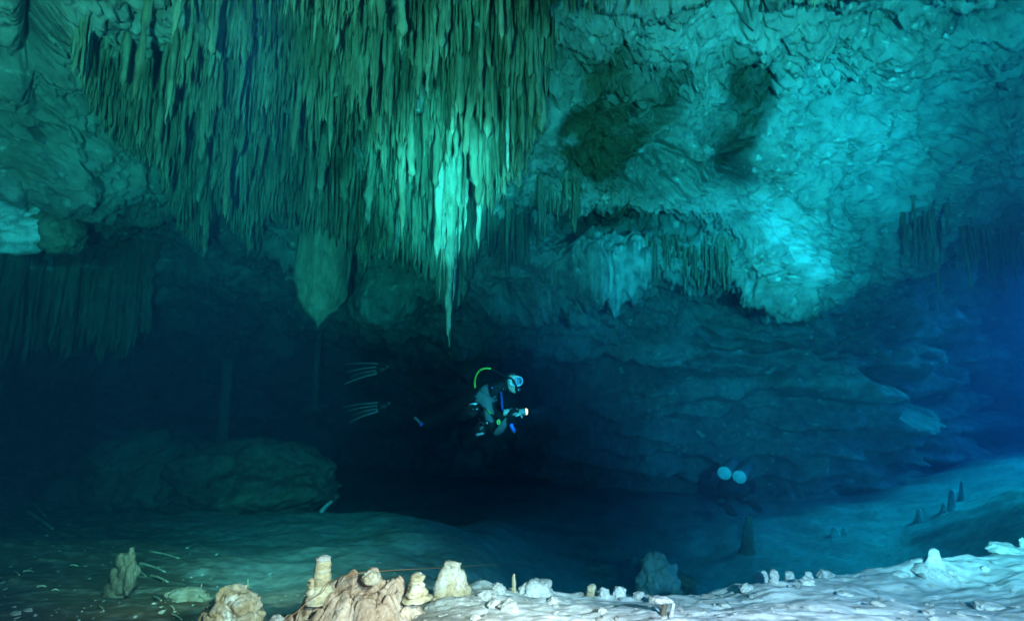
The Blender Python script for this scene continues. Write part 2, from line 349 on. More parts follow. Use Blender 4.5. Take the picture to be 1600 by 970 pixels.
# ------------------------------------------------------------------ the cave floor
Z = lambda Y, z: ('z', Y, z)
FK = {
   0: [Z(.3,-.85),(1.8,975),(2.3,935),(3.0,895),(4.6,820),(6.3,763),Z(8,-2.4),Z(10,-2.7),Z(16.5,-2.8)],
 200: [Z(.3,-.85),(1.85,975),(2.4,935),(3.1,900),(4.8,842),(6.4,792),Z(8,-2.5),Z(10,-2.8),Z(16.5,-2.8)],
 400: [Z(.3,-.82),(1.8,978),(2.5,938),(3.3,905),(5.0,844),(6.5,797),Z(7.6,-2.5),Z(10,-2.9),Z(16.5,-2.9)],
 600: [Z(.3,-.8),(1.7,980),(2.2,950),(2.9,922),(5.0,845),(6.8,792),Z(8,-2.8),Z(10,-2.95),Z(16.5,-3)],
 670: [Z(.3,-.75),(1.6,976),(2.0,952),(2.5,927),(4.6,870),(6.6,808),Z(8.2,-2.8),Z(10.3,-2.95),Z(16.5,-3)],
 760: [Z(.3,-.7),(1.5,972),(1.95,946),(2.35,929),Z(3.0,-1.65),(6.0,848),(8.2,815),Z(10.5,-2.95),Z(16.5,-3)],
 900: [Z(.3,-.66),(1.5,972),(1.95,948),(2.35,933),Z(3.0,-1.9),Z(5.3,-2.9),Z(8,-2.97),Z(10.5,-2.97),Z(16.5,-3)],
1100: [Z(.3,-.66),(1.5,972),(2.0,946),(2.5,915),Z(3.1,-1.9),Z(5.3,-2.9),Z(8,-2.97),Z(10.5,-2.97),Z(16.5,-3)],
1230: [Z(.3,-.66),(1.5,975),(2.0,932),(2.6,886),Z(3.1,-1.8),Z(5.3,-2.8),Z(8,-2.9),Z(10.5,-2.9),Z(16.5,-3)],
1400: [Z(.3,-.65),(1.5,990),(2.1,930),(2.7,875),Z(3.2,-1.7),Z(5.3,-2.5),Z(8,-2.6),Z(10.5,-2.6),Z(14,-2.7)],
1500: [Z(.3,-.65),(1.45,1010),(2.1,928),(2.75,857),Z(3.3,-1.6),Z(4.8,-2.1),(6.8,806),(9,768),Z(15,-2.2)],
1600: [Z(.3,-.62),(1.45,1010),(2.1,914),(2.9,834),Z(3.5,-1.4),Z(4.8,-1.6),(6.6,760),(9,738),Z(18,-2.2)],
}
fpx = sorted(FK); faz = np.array([math.atan((p-800)/FPX) for p in fpx])
FK3 = np.array([[toz(p, q[1], q[2]) if q[0] == 'z' else at(p, q[1], q[0]) for q in FK[p]] for p in fpx])
az2 = np.concatenate([np.linspace(R(-180), R(-50), 60, endpoint=False), np.linspace(R(-50), R(49), 620), np.linspace(R(49), R(180), 60)[1:]])
FC = columns(FK3, faz, az2)
FG = refine(FC, [16, 60, 60, 60, 60, 60, 36, 30])
FG = smooth_axis(FG, 10, 0, 2); FG = smooth_axis(FG, 5, 1, 2)
qx, qy, qf = project(FG)
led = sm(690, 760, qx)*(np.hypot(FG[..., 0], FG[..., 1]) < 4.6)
rad = np.hypot(FG[..., 0], FG[..., 1])
crest = np.exp(-((FG[..., 1]-2.5)/.35)**2)*led
dz = .032*fbm(FG*1.6, 5, 71)+.10*fbm(FG*.55, 3, 75)*sm(1.5, 5, rad)
dz += .014*fbm(FG*np.array([2.2, 6, 3]), 4, 77)*led + .005*fbm(FG*14, 3, 79)+.006*fbm(FG*np.array([7, 22, 5]), 2, 78)*led
dz += crest*.06*np.maximum(0, fbm(FG*np.array([2.6, 2, 2]), 3, 81))
cw1, cw2, cwi = worley(FG*np.array([9, 9, 3.]), 5)
dz += np.maximum(0, cwi-.93)*.5*np.maximum(0, .4-cw1)*led*1.5
FG2 = FG.copy(); FG2[..., 2] += dz
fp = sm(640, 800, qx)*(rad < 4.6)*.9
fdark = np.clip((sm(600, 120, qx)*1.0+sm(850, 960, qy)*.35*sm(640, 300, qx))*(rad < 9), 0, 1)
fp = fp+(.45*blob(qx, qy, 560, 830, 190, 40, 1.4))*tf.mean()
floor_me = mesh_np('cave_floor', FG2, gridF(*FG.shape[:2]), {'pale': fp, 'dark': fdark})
floor = link('cave_floor', floor_me, M['floor']); tag(floor, 'silty cave floor with a pale ledge in front', kind='structure')
fbvh = BVHTree.FromPolygons([tuple(v) for v in FG2.reshape(-1, 3)], [tuple(f) for f in gridF(*FG.shape[:2])])
def hit(b, px, py, dflt=None):
    dd = pxdir(px, py); dd = Vector(dd/np.linalg.norm(dd))
    h = b.ray_cast(Vector((0, 0, 0)), dd)
    return (np.array(h[0]), np.array(h[1])) if h[0] is not None else (dflt, None)
def ground(x, y):
    h = fbvh.ray_cast(Vector((x, y, 3)), Vector((0, 0, -1)))
    return h[0].z if h[0] is not None else -2.0
def on_floor(px, py):
    p, _ = hit(fbvh, px, py); return p

# ------------------------------------------------------------------ stalactites
def spike_arrays(n_ring, n_side, L, r0, seed, taper=.9, blunt=.2, flute=.25, bend=.02, lump=.2, flat=1.0, drape=False):
    """one hanging spike, base at the origin, tip down"""
    g = np.random.default_rng(seed)
    t = np.linspace(0, 1, n_ring)**.9
    tt = .72+.25*blunt; k0 = .12+.75*blunt
    prof = (1-(1-k0)*t**max(taper, .5))*np.sqrt(np.clip(1-np.clip((t-tt)/(1-tt), 0, 1)**(2+3*blunt), 0, 1))
    prof = np.maximum(prof, .03)
    prof[0] *= 1.25
    a = np.linspace(0, 2*np.pi, n_side, endpoint=False)
    if drape: n_side = n_side*3; n_ring += 4; t = np.linspace(0, 1, n_ring)**.9; prof = np.interp(t, np.linspace(0, 1, len(prof))**.9, prof); a = np.linspace(0, 2*np.pi, n_side, endpoint=False); flute *= .9; lump *= .6
    nf = g.integers(9, 15) if drape else g.integers(3, 6); ph = g.random()*6.28
    fl = 1+flute*np.cos(nf*a+ph)[None, :]*(.5+.5*np.cos(t*3+g.random()*6))[:, None]*.6+flute*.5*np.cos(2*a+g.random()*6)[None, :]
    lp = 1+lump*1.3*np.interp(t, np.linspace(0, 1, max(8, n_ring-2)), g.normal(size=max(8, n_ring-2)))[:, None]
    rr = r0*prof[:, None]*fl*lp
    bx = bend*L*(np.sin(t*2.5+g.random()*6)-np.sin(g.random()*0)) ; by = bend*L*np.sin(t*2+g.random()*6)
    bx -= bx[0]; by -= by[0]
    V = np.stack([rr*np.cos(a)[None]+bx[:, None], flat*rr*np.sin(a)[None]+by[:, None], np.repeat(-t[:, None]*L, n_side, 1)], -1)
    zl = 1-(.42 if drape else .05)*np.abs(np.interp(np.arange(n_side), np.linspace(0, n_side, 12), np.r_[q_ := g.random(11), q_[0]]))
    V[..., 2] *= zl[None]
    V = V.reshape(-1, 3)
    V += (perlin(V*[22, 22, 9], seed % 97)*.3*r0)[:, None]*np.array([1, 1, .3])
    F = gridF(n_ring, n_side, True)
    tip = np.array([[bx[-1], by[-1], -L*1.006]]); k = len(V); V = np.vstack([V, tip])
    last = (n_ring-1)*n_side
    T = np.array([[last+j, last+(j+1) % n_side, k, k] for j in range(n_side)])
    return V, F, T
def quads(F, T):
    return np.vstack([F, T])
def mesh_mixed(name, V, F, T, smooth=True):
    me = bpy.data.meshes.new(name)
    me.from_pydata([tuple(v) for v in V], [], [tuple(f) for f in F]+[tuple(t[:3]) for t in T]); me.update()
    me.polygons.foreach_set('use_smooth', np.full(len(me.polygons), smooth, bool))
    return me

# lower outline of the great cluster (picture columns -> row where the tips end)
TX = [120,150,185,215,245,262,275,300,318,335,350,380,400,425,440,480,520,560,580,600,640,665,690,712,735,750,762,775,795,815,830,845,860,880]
TY = [100,180,230,250,258,300,335,385,398,360,330,385,400,345,352,372,372,410,420,400,420,440,470,500,440,395,340,325,300,285,250,225,120,40]
def tipline(px): return np.interp(px, TX, TY)
specs = []
def region_label(px, py):
    """which look and place the spike shares with its neighbours"""
    if py < 45 and px < 860: return 'short stalactites along the top edge of the picture'
    if px < 250: return 'left fringe'
    return None
g = np.random.default_rng(5)
def add_spec(px, py, Lpx, rpx, zone, mat='stal', **kw):
    p, n = hit(bvh, px, py)
    if p is None: return
    Y = p[1]; m = Y/FPX
    p2 = p.copy(); p2[2] += .12
    L = Lpx*m*1.02+.12
    vis = Lpx*rpx
    specs.append(dict(p=p2, L=L, r=rpx*m, vis=vis, zone=zone, mat=mat, seed=int(g.integers(1e6)), kw=kw, px=px, py=py, tip=py+Lpx))
# great cluster: pendant clumps of fused strands, row over row
def zone_of(px): return 'left' if px < 330 else ('middle' if px < 570 else ('heart' if px < 760 else 'right'))
for k in range(300):
    cx = g.uniform(124, 862); tl = tipline(cx)
    top = np.interp(cx, [124, 170, 250, 320, 420, 520, 850, 870], [80, 110, 110, 50, 0, -80, -100, -60])
    heart = 570 < cx < 835
    Lc = g.uniform(50, 135)*(1.35 if heart else 1)*(.75 if cx < 230 or cx > 840 else 1)
    lo_ = top-20; hi_ = tl-Lc*.8
    if hi_ < lo_: continue
    cy = g.uniform(lo_, hi_) if k > 90 else hi_-g.uniform(0, 25)
    wcl = g.uniform(12, 34); n_ = int(wcl*g.uniform(.45, .8))
    pw = g.uniform(.8, 1.8)
    for q in range(n_):
        u_ = g.uniform(-1, 1); px = cx+u_*wcl; py = cy+g.normal(0, 7)
        if not 116 < px < 874: continue
        L = Lc*(1-.75*abs(u_)**pw)*g.uniform(.75, 1.05)
        if q == 0: px = cx; L = Lc
        L = min(L, tipline(px)+g.normal(0, 7)-py)
        if L < 14: continue
        rp = g.uniform(2.2, 4.2)+L*.016+(g.uniform(0, 2.5) if g.random() < .25 else 0)
        add_spec(px, py, L, rp, zone_of(px), blunt=float(g.uniform(.1, .9) if heart else g.uniform(0, .55)), taper=float(g.uniform(.6, 1.5)))
# short dull spikes in the hollows between the clumps
for k in range(900):
    px = g.uniform(122, 868); tl = tipline(px)
    top = np.interp(px, [124, 170, 250, 320, 420, 520, 850, 870], [80, 110, 110, 50, 0, -80, -100, -60])
    py = g.uniform(top-10, tl-18); L = min(g.gamma(3, 11)+14, tl-py)
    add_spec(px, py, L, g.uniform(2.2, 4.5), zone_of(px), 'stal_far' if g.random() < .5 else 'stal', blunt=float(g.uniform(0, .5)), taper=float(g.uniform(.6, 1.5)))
# the fringe that draws the lower outline
for k in range(230):
    px = g.uniform(130, 868); tl = tipline(px)+g.normal(0, 7)
    L = g.uniform(50, 125); rp = g.uniform(3, 6.5)
    zone = 'left' if px < 330 else ('middle' if px < 570 else ('heart' if px < 760 else 'right'))
    add_spec(px, min(tl-L, 395), L if tl-L < 395 else max(tl-395, 15), rp, zone, blunt=float(g.uniform(.1, .4)), taper=float(g.uniform(.6, 1.0)))
print('cluster', len(specs))
# dimmer back row low at the right end
for k in range(90):
    px = g.uniform(765, 850); tl = np.interp(px, [765, 795, 812, 830, 850], [400, 440, 425, 436, 345])+g.normal(0, 12)
    L = g.uniform(35, 95); add_spec(px, max(min(tl-L, 350), 250), min(L, 110), g.uniform(2.5, 5), 'right', 'stal_far', blunt=float(g.uniform(.1, .5)), taper=float(g.uniform(.6, 1.4)))
# thick pipes in the heart and here and there on the left
for k in range(80):
    px = g.uniform(575, 850) if k < 62 else g.uniform(200, 560); tl = tipline(px)
    L = g.uniform(70, 210); py = g.uniform(-90, max(-60, tl-L)); 
    if py+L > tl+6: continue
    add_spec(px, py, L, g.uniform(4.5, 9), 'left' if px < 330 else ('middle' if px < 570 else ('heart' if px < 760 else 'right')), 'stal', blunt=float(g.uniform(.35, 1)), taper=float(g.uniform(.7, 1.6)), lump=.2)
# far curtain on the left
for k in range(85):
    px = g.uniform(-5, 240); py = g.uniform(385, 440)
    tl = np.interp(px, [0, 20, 60, 120, 200, 240], [560, 575, 545, 540, 555, 525])+g.normal(0, 14)
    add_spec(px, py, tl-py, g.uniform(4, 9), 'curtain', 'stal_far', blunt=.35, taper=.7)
# dark spikes under the roof at the right
for k in range(46):
    px = g.choice([g.uniform(1405, 1480), g.uniform(1500, 1595)]); py = g.uniform(318, 352) if px < 1480 else g.uniform(352, 378)
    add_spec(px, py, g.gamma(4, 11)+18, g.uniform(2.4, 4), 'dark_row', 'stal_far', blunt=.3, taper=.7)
for (px, py, L) in ((1447, 352, 78), (1548, 378, 62), (1420, 350, 50), (1468, 340, 55), (1522, 372, 40)):
    add_spec(px, py, L, 3.6, 'dark_row', 'stal_far', blunt=.3, taper=.7)
# drips under the second roof tier
for k in range(46):
    px = g.uniform(1008, 1140); py = g.uniform(378, 405)
    add_spec(px, py, g.uniform(28, 62), g.uniform(2.4, 4.5), 'drip', 'stal', blunt=.4, taper=.6)
for k in range(26):
    px = g.uniform(850, 905); py = g.uniform(275, 320)
    add_spec(px, py, g.uniform(25, 60), g.uniform(2.6, 5), 'drip2', 'stal', blunt=.4, taper=.7)
# dark spikes that hang into the top of the picture
for (a, b, nn, lo, hi) in ((868, 950, 16, 15, 50), (950, 1035, 12, 10, 38), (1255, 1285, 6, 12, 26), (300, 480, 26, 20, 60)):
    for k in range(nn):
        px = g.uniform(a, b); L = g.uniform(lo, hi)
        add_spec(px, -40, 40+L, g.uniform(3, 5.5), 'top' if a != 300 else 'topleft', 'stal', blunt=.3, taper=.7)
LAB = {
 'left': ('slender green stalactite in the slanting left fringe of the great hanging cluster', 'stalactites of the left fringe of the great cluster'),
 'middle': ('ragged green stalactite in the wide middle rows of the great hanging cluster', 'stalactites of the middle rows of the great cluster'),
 'heart': ('straight bright turquoise stalactite in the densely packed heart of the great cluster', 'stalactites of the bright heart of the great cluster'),
 'right': ('tapering stalactite at the right edge of the great cluster, beside the pitted roof', 'stalactites of the right edge of the great cluster'),
 'curtain': ('dim dark stalactite in the low curtain by the left wall', 'stalactites of the dim curtain by the left wall'),
 'dark_row': ('thin dark blue stalactite in the row under the right end of the roof', 'thin stalactites under the right end of the roof'),
 'drip': ('thin drip stalactite hanging below the second roof tier', 'drip stalactites below the second roof tier'),
 'drip2': ('short stubby stalactite on the roof just right of the great cluster', 'stubby stalactites right of the great cluster'),
 'top': ('dark stalactite hanging in from the top edge right of the great cluster', 'dark stalactites along the top edge'),
 'topleft': ('green stalactite hanging in from the top edge over the left half of the cluster', 'green stalactites along the top edge'),
}
specs.sort(key=lambda s: -s['vis'])
quota = {'curtain': 34, 'dark_row': 26, 'drip': 22, 'drip2': 8, 'top': 12, 'topleft': 14}
used = {}
NAMED = 12
budget = 300-NAMED
rest = []
big = []
for s in specs:
    q = quota.get(s['zone'])
    if q is not None:
        if used.get(s['zone'], 0) < q: used[s['zone']] = used.get(s['zone'], 0)+1; big.append(s)
        else: rest.append(s)
room = budget-len(big)
for s in specs:
    if s['zone'] in quota: continue
    if room > 0: big.append(s); room -= 1
    else: rest.append(s)
ORD = ['leftmost', 'second', 'third', 'fourth', 'fifth', 'sixth', 'seventh', 'eighth', 'ninth', 'tenth', 'eleventh', 'twelfth', 'thirteenth', 'fourteenth', 'fifteenth', 'sixteenth', 'seventeenth', 'eighteenth', 'nineteenth', 'twentieth']
ORD += ['twenty-'+o for o in ['first']+ORD[1:9]]+['thirtieth']+['thirty-'+o for o in ['first']+ORD[1:9]]
PLACE = [(200, 'at its far left end'), (290, 'on its left slope'), (350, 'near the stout corner stalactite'), (430, 'around the forked stalactite'), (560, 'above the bulb'),
         (640, 'between bulb and bright column'), (700, 'round the bright blunt column'), (745, 'above the longest tip'), (785, 'just right of the longest one'), (840, 'beside the white broken one'), (9999, 'where the pitted roof begins')]
def words(s):
    if s['zone'] in quota:
        return {'curtain': 'dim dark stalactite, %s in the low curtain by the left wall', 'dark_row': 'thin dark stalactite, %s in the row under the right roof end',
                'drip': 'thin drip stalactite, %s below the second roof tier', 'drip2': 'stubby stalactite, %s on the roof right of the great cluster',
                'top': 'dark stalactite, %s along the top edge right of the cluster', 'topleft': 'green stalactite, %s along the top edge over the cluster'}[s['zone']]
    thick = 'stout' if s['r']/s['p'][1]*FPX > 7 else 'slim'; end = 'draped' if s['kw'].get('drape') else 'blunt' if s['kw'].get('blunt', 0) > .45 else 'pointed'
    tier = 'lower edge' if s['tip'] > tipline(s['px'])-32 else ('top rows' if s['tip'] < 150 else 'middle rows')
    pl = [n for b, n in PLACE if s['px'] < b][0]
    return '%s '+thick+' '+end+' stalactite in the '+tier+', '+pl
cnt = {}
for s in big: cnt.setdefault(words(s), []).append(s)
for wd, ls in cnt.items():
    ls.sort(key=lambda s: s['px'])
    for i, s in enumerate(ls):
        o_ = ORD[i]+('' if i == 0 else ' from left')
        s['label'] = wd % o_ if len(ls) > 1 else wd.replace(', %s', '').replace('%s ', '')
for s in big:
    V, F, T = spike_arrays(18, 10, s['L'], s['r'], s['seed'], **s['kw'])
    me = mesh_mixed('stalactite', V, F, T)
    o = link('stalactite', me, M[s['mat']], loc=s['p'])
    tag(o, s['label'], 'stalactite', LAB[s['zone']][1])
by = {}
for s in rest: by.setdefault(s['mat'], []).append(s)
FRINGE = {'stal': 'countless small green stalactites filling the gaps of the hanging clusters', 'stal_far': 'countless dull dark stalactites in the hollows and dim rows of the roof'}
for mt_, lst in by.items():
    Vs, Fs, Ts, off = [], [], [], 0
    for s in lst:
        V, F, T = spike_arrays(8, 6, s['L'], s['r'], s['seed'], **s['kw'])
        Vs.append(V+s['p']); Fs.append(F+off); Ts.append(T+off); off += len(V)
    o = link('stalactite_fringe', mesh_mixed('stalactite_fringe', np.vstack(Vs), np.vstack(Fs), np.vstack(Ts)), M[mt_]); tag(o, FRINGE[mt_], kind='stuff')
print('stalactites', len(big), 'rest', len(rest))

# the ones that stand out, each with its own look
def bundle(name, px, py, tip, w_px, n, label, mat='stal', seed=1, spread=1.0, tipw=.1, Y=None, blunt=.25, group=None):
    """several strands fused into one tapering pendant"""
    p, _ = hit(bvh, px, py)
    if Y: p = at(px, py, Y)
    m = p[1]/FPX; q_ = at(px, tip, p[1]); L = p[2]-q_[2]+.15; base = np.array([q_[0], p[1], p[2]+.15])
    gg = np.random.default_rng(seed); Vs, Fs, Ts, off = [], [], [], 0
    for k in range(n):
        f = 1.0 if k == 0 else gg.uniform(.35, .85)
        a = gg.uniform(0, 6.28); rr = 0 if k == 0 else gg.uniform(.35, 1)*w_px*m*spread
        rad = w_px*m*(gg.uniform(.5, .75) if k == 0 else gg.uniform(.22, .45))
        V, F, T = spike_arrays(26, 14, L*f, rad, int(gg.integers(1e6)), taper=.8, blunt=blunt if k else tipw, bend=.012, flute=.22, lump=.09)
        V = V+np.array([rr*math.cos(a), rr*.6*math.sin(a), 0])
        V[:, :2] *= (1-.45*np.clip(-V[:, 2:3]/L, 0, 1)*(rr > 0))
        Vs.append(V+0); Fs.append(F+off); Ts.append(T+off); off += len(V)
    o = link('stalactite', mesh_mixed('stalactite', np.vstack(Vs), np.vstack(Fs), np.vstack(Ts)), M[mat], loc=base)
    return tag(o, label, 'stalactite', group)
bundle('stalactite', 708, 185, 543, 27, 13, 'longest stalactite, its thin ragged tip reaching lowest in the middle of the cave', 'stal_pale', 3, 1.0, .04, Y=5.6)
bundle('stalactite', 682, 165, 412, 15, 5, 'thick bright blunt column stalactite just left of the longest one', 'stal_pale', 4, .5, .5, Y=5.3, blunt=.6)
bundle('stalactite', 690, 190, 476, 8, 3, 'narrow pointed stalactite close to the left of the longest tip', 'stal_pale', 14, .5, .05, Y=5.45)
bundle('stalactite', 748, 175, 390, 11, 4, 'bright stubby stalactite with a blunt tip right of the longest one', 'stal_pale', 5, .5, .4, Y=5.4, blunt=.5)
bundle('stalactite', 797, 70, 272, 7, 2, 'long straight stalactite with a whitish broken end at the cluster\'s right edge', 'stal_pale', 6, .3, .7, Y=4.6, blunt=.7)
bundle('stalactite', 812, 40, 254, 9, 3, 'long yellowish stalactite beside the white broken one at the cluster\'s right edge', 'stal', 7, .4, .35, Y=4.55, blunt=.5)
bundle('stalactite', 333, 40, 184, 13, 4, 'pointed stalactite with a sharp right edge in the upper left of the cluster', 'stal', 8, .5, .06, Y=4.2)
bundle('stalactite', 312, 250, 405, 12, 5, 'stout blunt stalactite at the lowest left corner of the cluster', 'stal', 9, .5, .5, Y=5.5, blunt=.5)
bundle('stalactite', 388, 260, 402, 8, 4, 'forked thin-tipped stalactite in the lower edge of the cluster, right of the stout blunt one', 'stal', 10, 1.1, .05, Y=5.7)
bundle('stalactite', 640, -40, 108, 11, 4, 'straight stalactite with a cut end high in the middle of the cluster', 'stal', 11, .7, .5, Y=4.1, blunt=.6)
bundle('stalactite', 794, 330, 446, 7, 3, 'needle-tipped stalactite low at the right end of the cluster', 'stal', 12, .9, .05, Y=6.6)
bundle('stalactite', 384, -30, 66, 9, 3, 'leaning pointed yellow-green stalactite at the top edge over the cluster', 'stal', 13, .4, .06, Y=3.7)

# ------------------------------------------------------------------ rocks
def ico(sub):
    bm = bmesh.new(); bmesh.ops.create_icosphere(bm, subdivisions=sub, radius=1)
    V = np.array([v.co[:] for v in bm.verts]); F = [[v.index for v in f.verts] for f in bm.faces]; bm.free(); return V, F
ICO = {k: ico(k) for k in (3, 4, 5, 6)}
def rock(name, loc, size, seed, mat, label, cat='rock', sub=5, rough=.25, facet=.25, freq=1.4, group=None, rot=0, squash=0, fine=.06, parent=None):
    V, F = ICO[sub]; V = V.copy(); n = V.copy()
    w1, w2, wi = worley(V*freq+seed*3.1, seed % 50)
    d = 1+rough*fbm(V*freq, 4, seed*1.7)+facet*(wi-.5)*sm(0, .25, w2-w1)-facet*.35*(1-sm(0, .12, w2-w1))+fine*fbm(V*7, 3, seed*.9+4)
    V = n*d[:, None]
    if squash: V[:, 2] = np.where(V[:, 2] < 0, V[:, 2]*squash, V[:, 2])
    V *= np.array(size); V = rotz(V, rot)
    me = mesh_np(name, V, F)
    o = link(name, me, mat, parent, loc)
    if label: tag(o, label, cat, group)
    return o
def stub(name, loc, h, r, seed, mat, label, cat='stalagmite', taper=.75, lean=0, cap=True, group=None, n_ring=26, n_side=20, foot=1.5, parent=None, bump=1.0):
    g = np.random.default_rng(seed); t = np.linspace(-.25, 1, n_ring)
    pr = np.interp(t, [-.25, 0, .18, .8, .95, 1], [foot*1.1, foot, 1.08, taper, taper*.9, taper*.55])
    a = np.linspace(0, 2*np.pi, n_side, endpoint=False)
    lump = 1+.1*np.interp(t, np.linspace(-.25, 1, 9), g.normal(size=9))[:, None]
    rr = r*pr[:, None]*lump*(1+.08*np.cos(3*a+g.random()*6))[None]
    V = np.stack([rr*np.cos(a)+lean*h*np.maximum(t, 0)[:, None]**1.3, rr*np.sin(a), np.repeat(t[:, None]*h, n_side, 1)], -1).reshape(-1, 3)
    V += ((fbm(V/r*.9, 4, seed % 89, .6)*.26+.12*(worley(V/r*1.5, seed % 40)[2]-.5))*r*bump)[:, None]*np.array([1, 1, .4])
    k = len(V); V = np.vstack([V, [[V[-n_side:, 0].mean(), V[-n_side:, 1].mean(), h*1.02]]])
    F = gridF(n_ring, n_side, True); last = (n_ring-1)*n_side
    T = np.array([[last+j, last+(j+1) % n_side, k] for j in range(n_side)])
    o = link(name, mesh_mixed(name, V, F, T), mat, parent, loc)
    if label: tag(o, label, cat, group)
    return o

# bulbous stalactite left of the middle
def bulb(px, py, Y, hpx, wpx, label):
    m = Y/FPX; t = np.linspace(0, 1, 60); ns = 40
    pr = np.interp(t, [0, .15, .35, .6, .75, .86, .95, .97, 1], [1.0, 1.02, .98, .95, .9, .62, .2, .06, .03])
    a = np.linspace(0, 2*np.pi, ns, endpoint=False)
    sx = np.interp(t, [0, .3, 1], [.35, .12, -.06])[:, None]*wpx*m
    rr = wpx*m*pr[:, None]*np.ones(ns)
    V = np.stack([rr*np.cos(a)+sx, rr*np.sin(a)*.8, np.repeat(-t[:, None]*hpx*m, ns, 1)], -1).reshape(-1, 3)
    nrm = V*np.array([1, 1, 0]); nrm /= np.linalg.norm(nrm, axis=1)[:, None]+1e-6
    V += nrm*(.045*fbm(V*[5, 5, 1.2], 4, 3)+.05*fbm(V*[14, 14, 1.6], 4, 8))[:, None]*np.repeat(np.minimum(1, pr*1.5), ns)[:, None]
    me = mesh_mixed('stalactite', V, gridF(60, ns, True), np.zeros((0, 3), int))
    return tag(link('stalactite', me, M['stal'], loc=at(px, py, Y)), label, 'stalactite')
bulb(508, 330, 6.2, 188, 40, 'fat bulb-shaped stalactite with a drip tip hanging under the left of the cluster')

p = at(18, 350, 4.9); rock('boulder', p, (.45, .4, .3), 33, M['white'], 'added pale rock in place of the lit wall patch under the left roof lip', 'boulder', 5, .25, .25, 1.2)  # rock added to catch light in place of the lit recess wall
p = at(92, 362, 5.0); rock('boulder', (p[0], p[1], p[2]), (.2, .25, .26), 34, M['boulder'], 'dim rounded boulder hanging right of the added pale rock', 'boulder', 5, .2, .2, 1.2)
# great boulders behind the silt slope
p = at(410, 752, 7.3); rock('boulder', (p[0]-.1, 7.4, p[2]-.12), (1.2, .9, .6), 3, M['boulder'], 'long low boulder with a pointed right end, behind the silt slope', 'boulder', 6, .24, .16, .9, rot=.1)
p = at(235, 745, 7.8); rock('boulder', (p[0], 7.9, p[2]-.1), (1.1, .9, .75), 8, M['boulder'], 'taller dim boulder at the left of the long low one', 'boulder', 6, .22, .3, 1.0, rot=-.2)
# dim column standing on the boulder
def column(px, py0, py1, Y, rpx, label, mat='stal_far', cat='column', seed=2):
    m = Y/FPX; top = at(px, py0, Y); bot = at(px, py1, Y); L = top[2]-bot[2]
    t = np.linspace(0, 1, 34); a = np.linspace(0, 2*np.pi, 18, endpoint=False); g = np.random.default_rng(seed)
    pr = np.interp(t, [0, .1, .5, .9, 1], [1.5, 1.05, .85, 1.05, 1.7])*(1+.08*np.interp(t, np.linspace(0, 1, 10), g.normal(size=10)))
    rr = rpx*m*pr[:, None]*np.ones(18)
    V = np.stack([rr*np.cos(a), rr*np.sin(a), np.repeat(-t[:, None]*L, 18, 1)], -1).reshape(-1, 3)
    V += (fbm(V*[9, 9, 3], 3, seed)*.18*rpx*m)[:, None]*np.array([1, 1, .2])
    return tag(link('column' if cat == 'column' else cat, mesh_mixed('column', V, gridF(34, 18, True), np.zeros((0, 3), int)), M[mat], loc=top), label, cat)
column(356, 560, 730, 9.5, 8, 'dim slender rock column rising behind the long boulder', 'stal_far')

# foreground flowstone mound
def mound():
    n = 230; c = on_floor(565, 972)
    cx, cy = c[0]+.0, c[1]-.02
    u = np.linspace(-1, 1, n); X, Yg = np.meshgrid(u*.5, u*.34, indexing='ij')
    r = np.sqrt((X/.46)**2+(Yg/.31)**2); th = np.arctan2(Yg, X)
    h = .19*(1-sm(.3, 1.0, r))
    P = np.stack([X, Yg, 0*X], -1)
    for (ax, ay, aw, ah) in ((-.02, .04, .06, .09), (.04, .05, .035, .07), (-.13, .07, .09, .045), (.12, .04, .08, .06), (.2, .02, .05, .05), (-.24, .03, .07, .03), (-.05, -.08, .1, .05), (.1, -.1, .09, .04)):
        h = h+ah*np.exp(-(((X-ax)/aw)**2+((Yg-ay)/aw)**2)**1.2)
    ridg = 1-2*np.abs(perlin(np.stack([th*3.2, r*1.6, 0*r+3], -1), 2))
    h = h+.012*ridg*sm(.08, .45, r)*(1-sm(.8, 1, r))
    w1, w2, wi = worley(P*np.array([7.5, 7.5, 7.5])+.8*np.stack([fbm(P*9, 2, 3), fbm(P*9, 2, 5), 0*r], -1), 9)
    h = h+(.085*(wi-.5)+.05*(.5-w1))*(1-sm(.8, 1, r))*sm(0, .3, w2-w1)-.035*(1-sm(0, .15, w2-w1))*(1-sm(.8, 1, r))
    h = h+.02*fbm(P*14, 4, 8)*(1-sm(.9, 1, r))
    h = h-.12*sm(.9, 1.1, r)
    V = np.stack([X+.02*fbm(P*8, 3, 12), Yg+.03*fbm(P*8, 3, 15), h], -1)
    V = V*.74
    me = mesh_np('flowstone_mound', V, gridF(n, n))
    o = link('flowstone_mound', me, M['flow'], loc=(cx, cy, c[2]-.05))
    tag(o, 'brown and pink folded flowstone mound in the middle of the foreground', 'flowstone')
    return o, V+np.array([cx, cy, c[2]-.05])
mnd, MV = mound()
mb = BVHTree.FromPolygons([tuple(v) for v in MV.reshape(-1, 3)], [tuple(f) for f in gridF(230, 230)])
def mound_at(px, py):
    p, _ = hit(mb, px, py)
    return p if p is not None else on_floor(px, py)
Ym = 2.2
p = at(501, 924, 1.78); stub('stalagmite', p, .112, .028, 1, M['stub'], 'tall cream stalagmite stump with a white band, on the mound\'s left shoulder', taper=.95, lean=.04, foot=1.5, bump=.45)
tall_ = [o for o in COL.objects if o.name.startswith('stalagmite')][-1]
rock('white_band', (.003, 0, .073), (.0285, .0285, .012), 62, M['stal_pale'], None, parent=tall_, sub=4, rough=.1, facet=.1)
rock('cap', (.004, 0, .108), (.026, .026, .012), 63, M['white'], None, parent=tall_, sub=4, rough=.12, facet=.1)
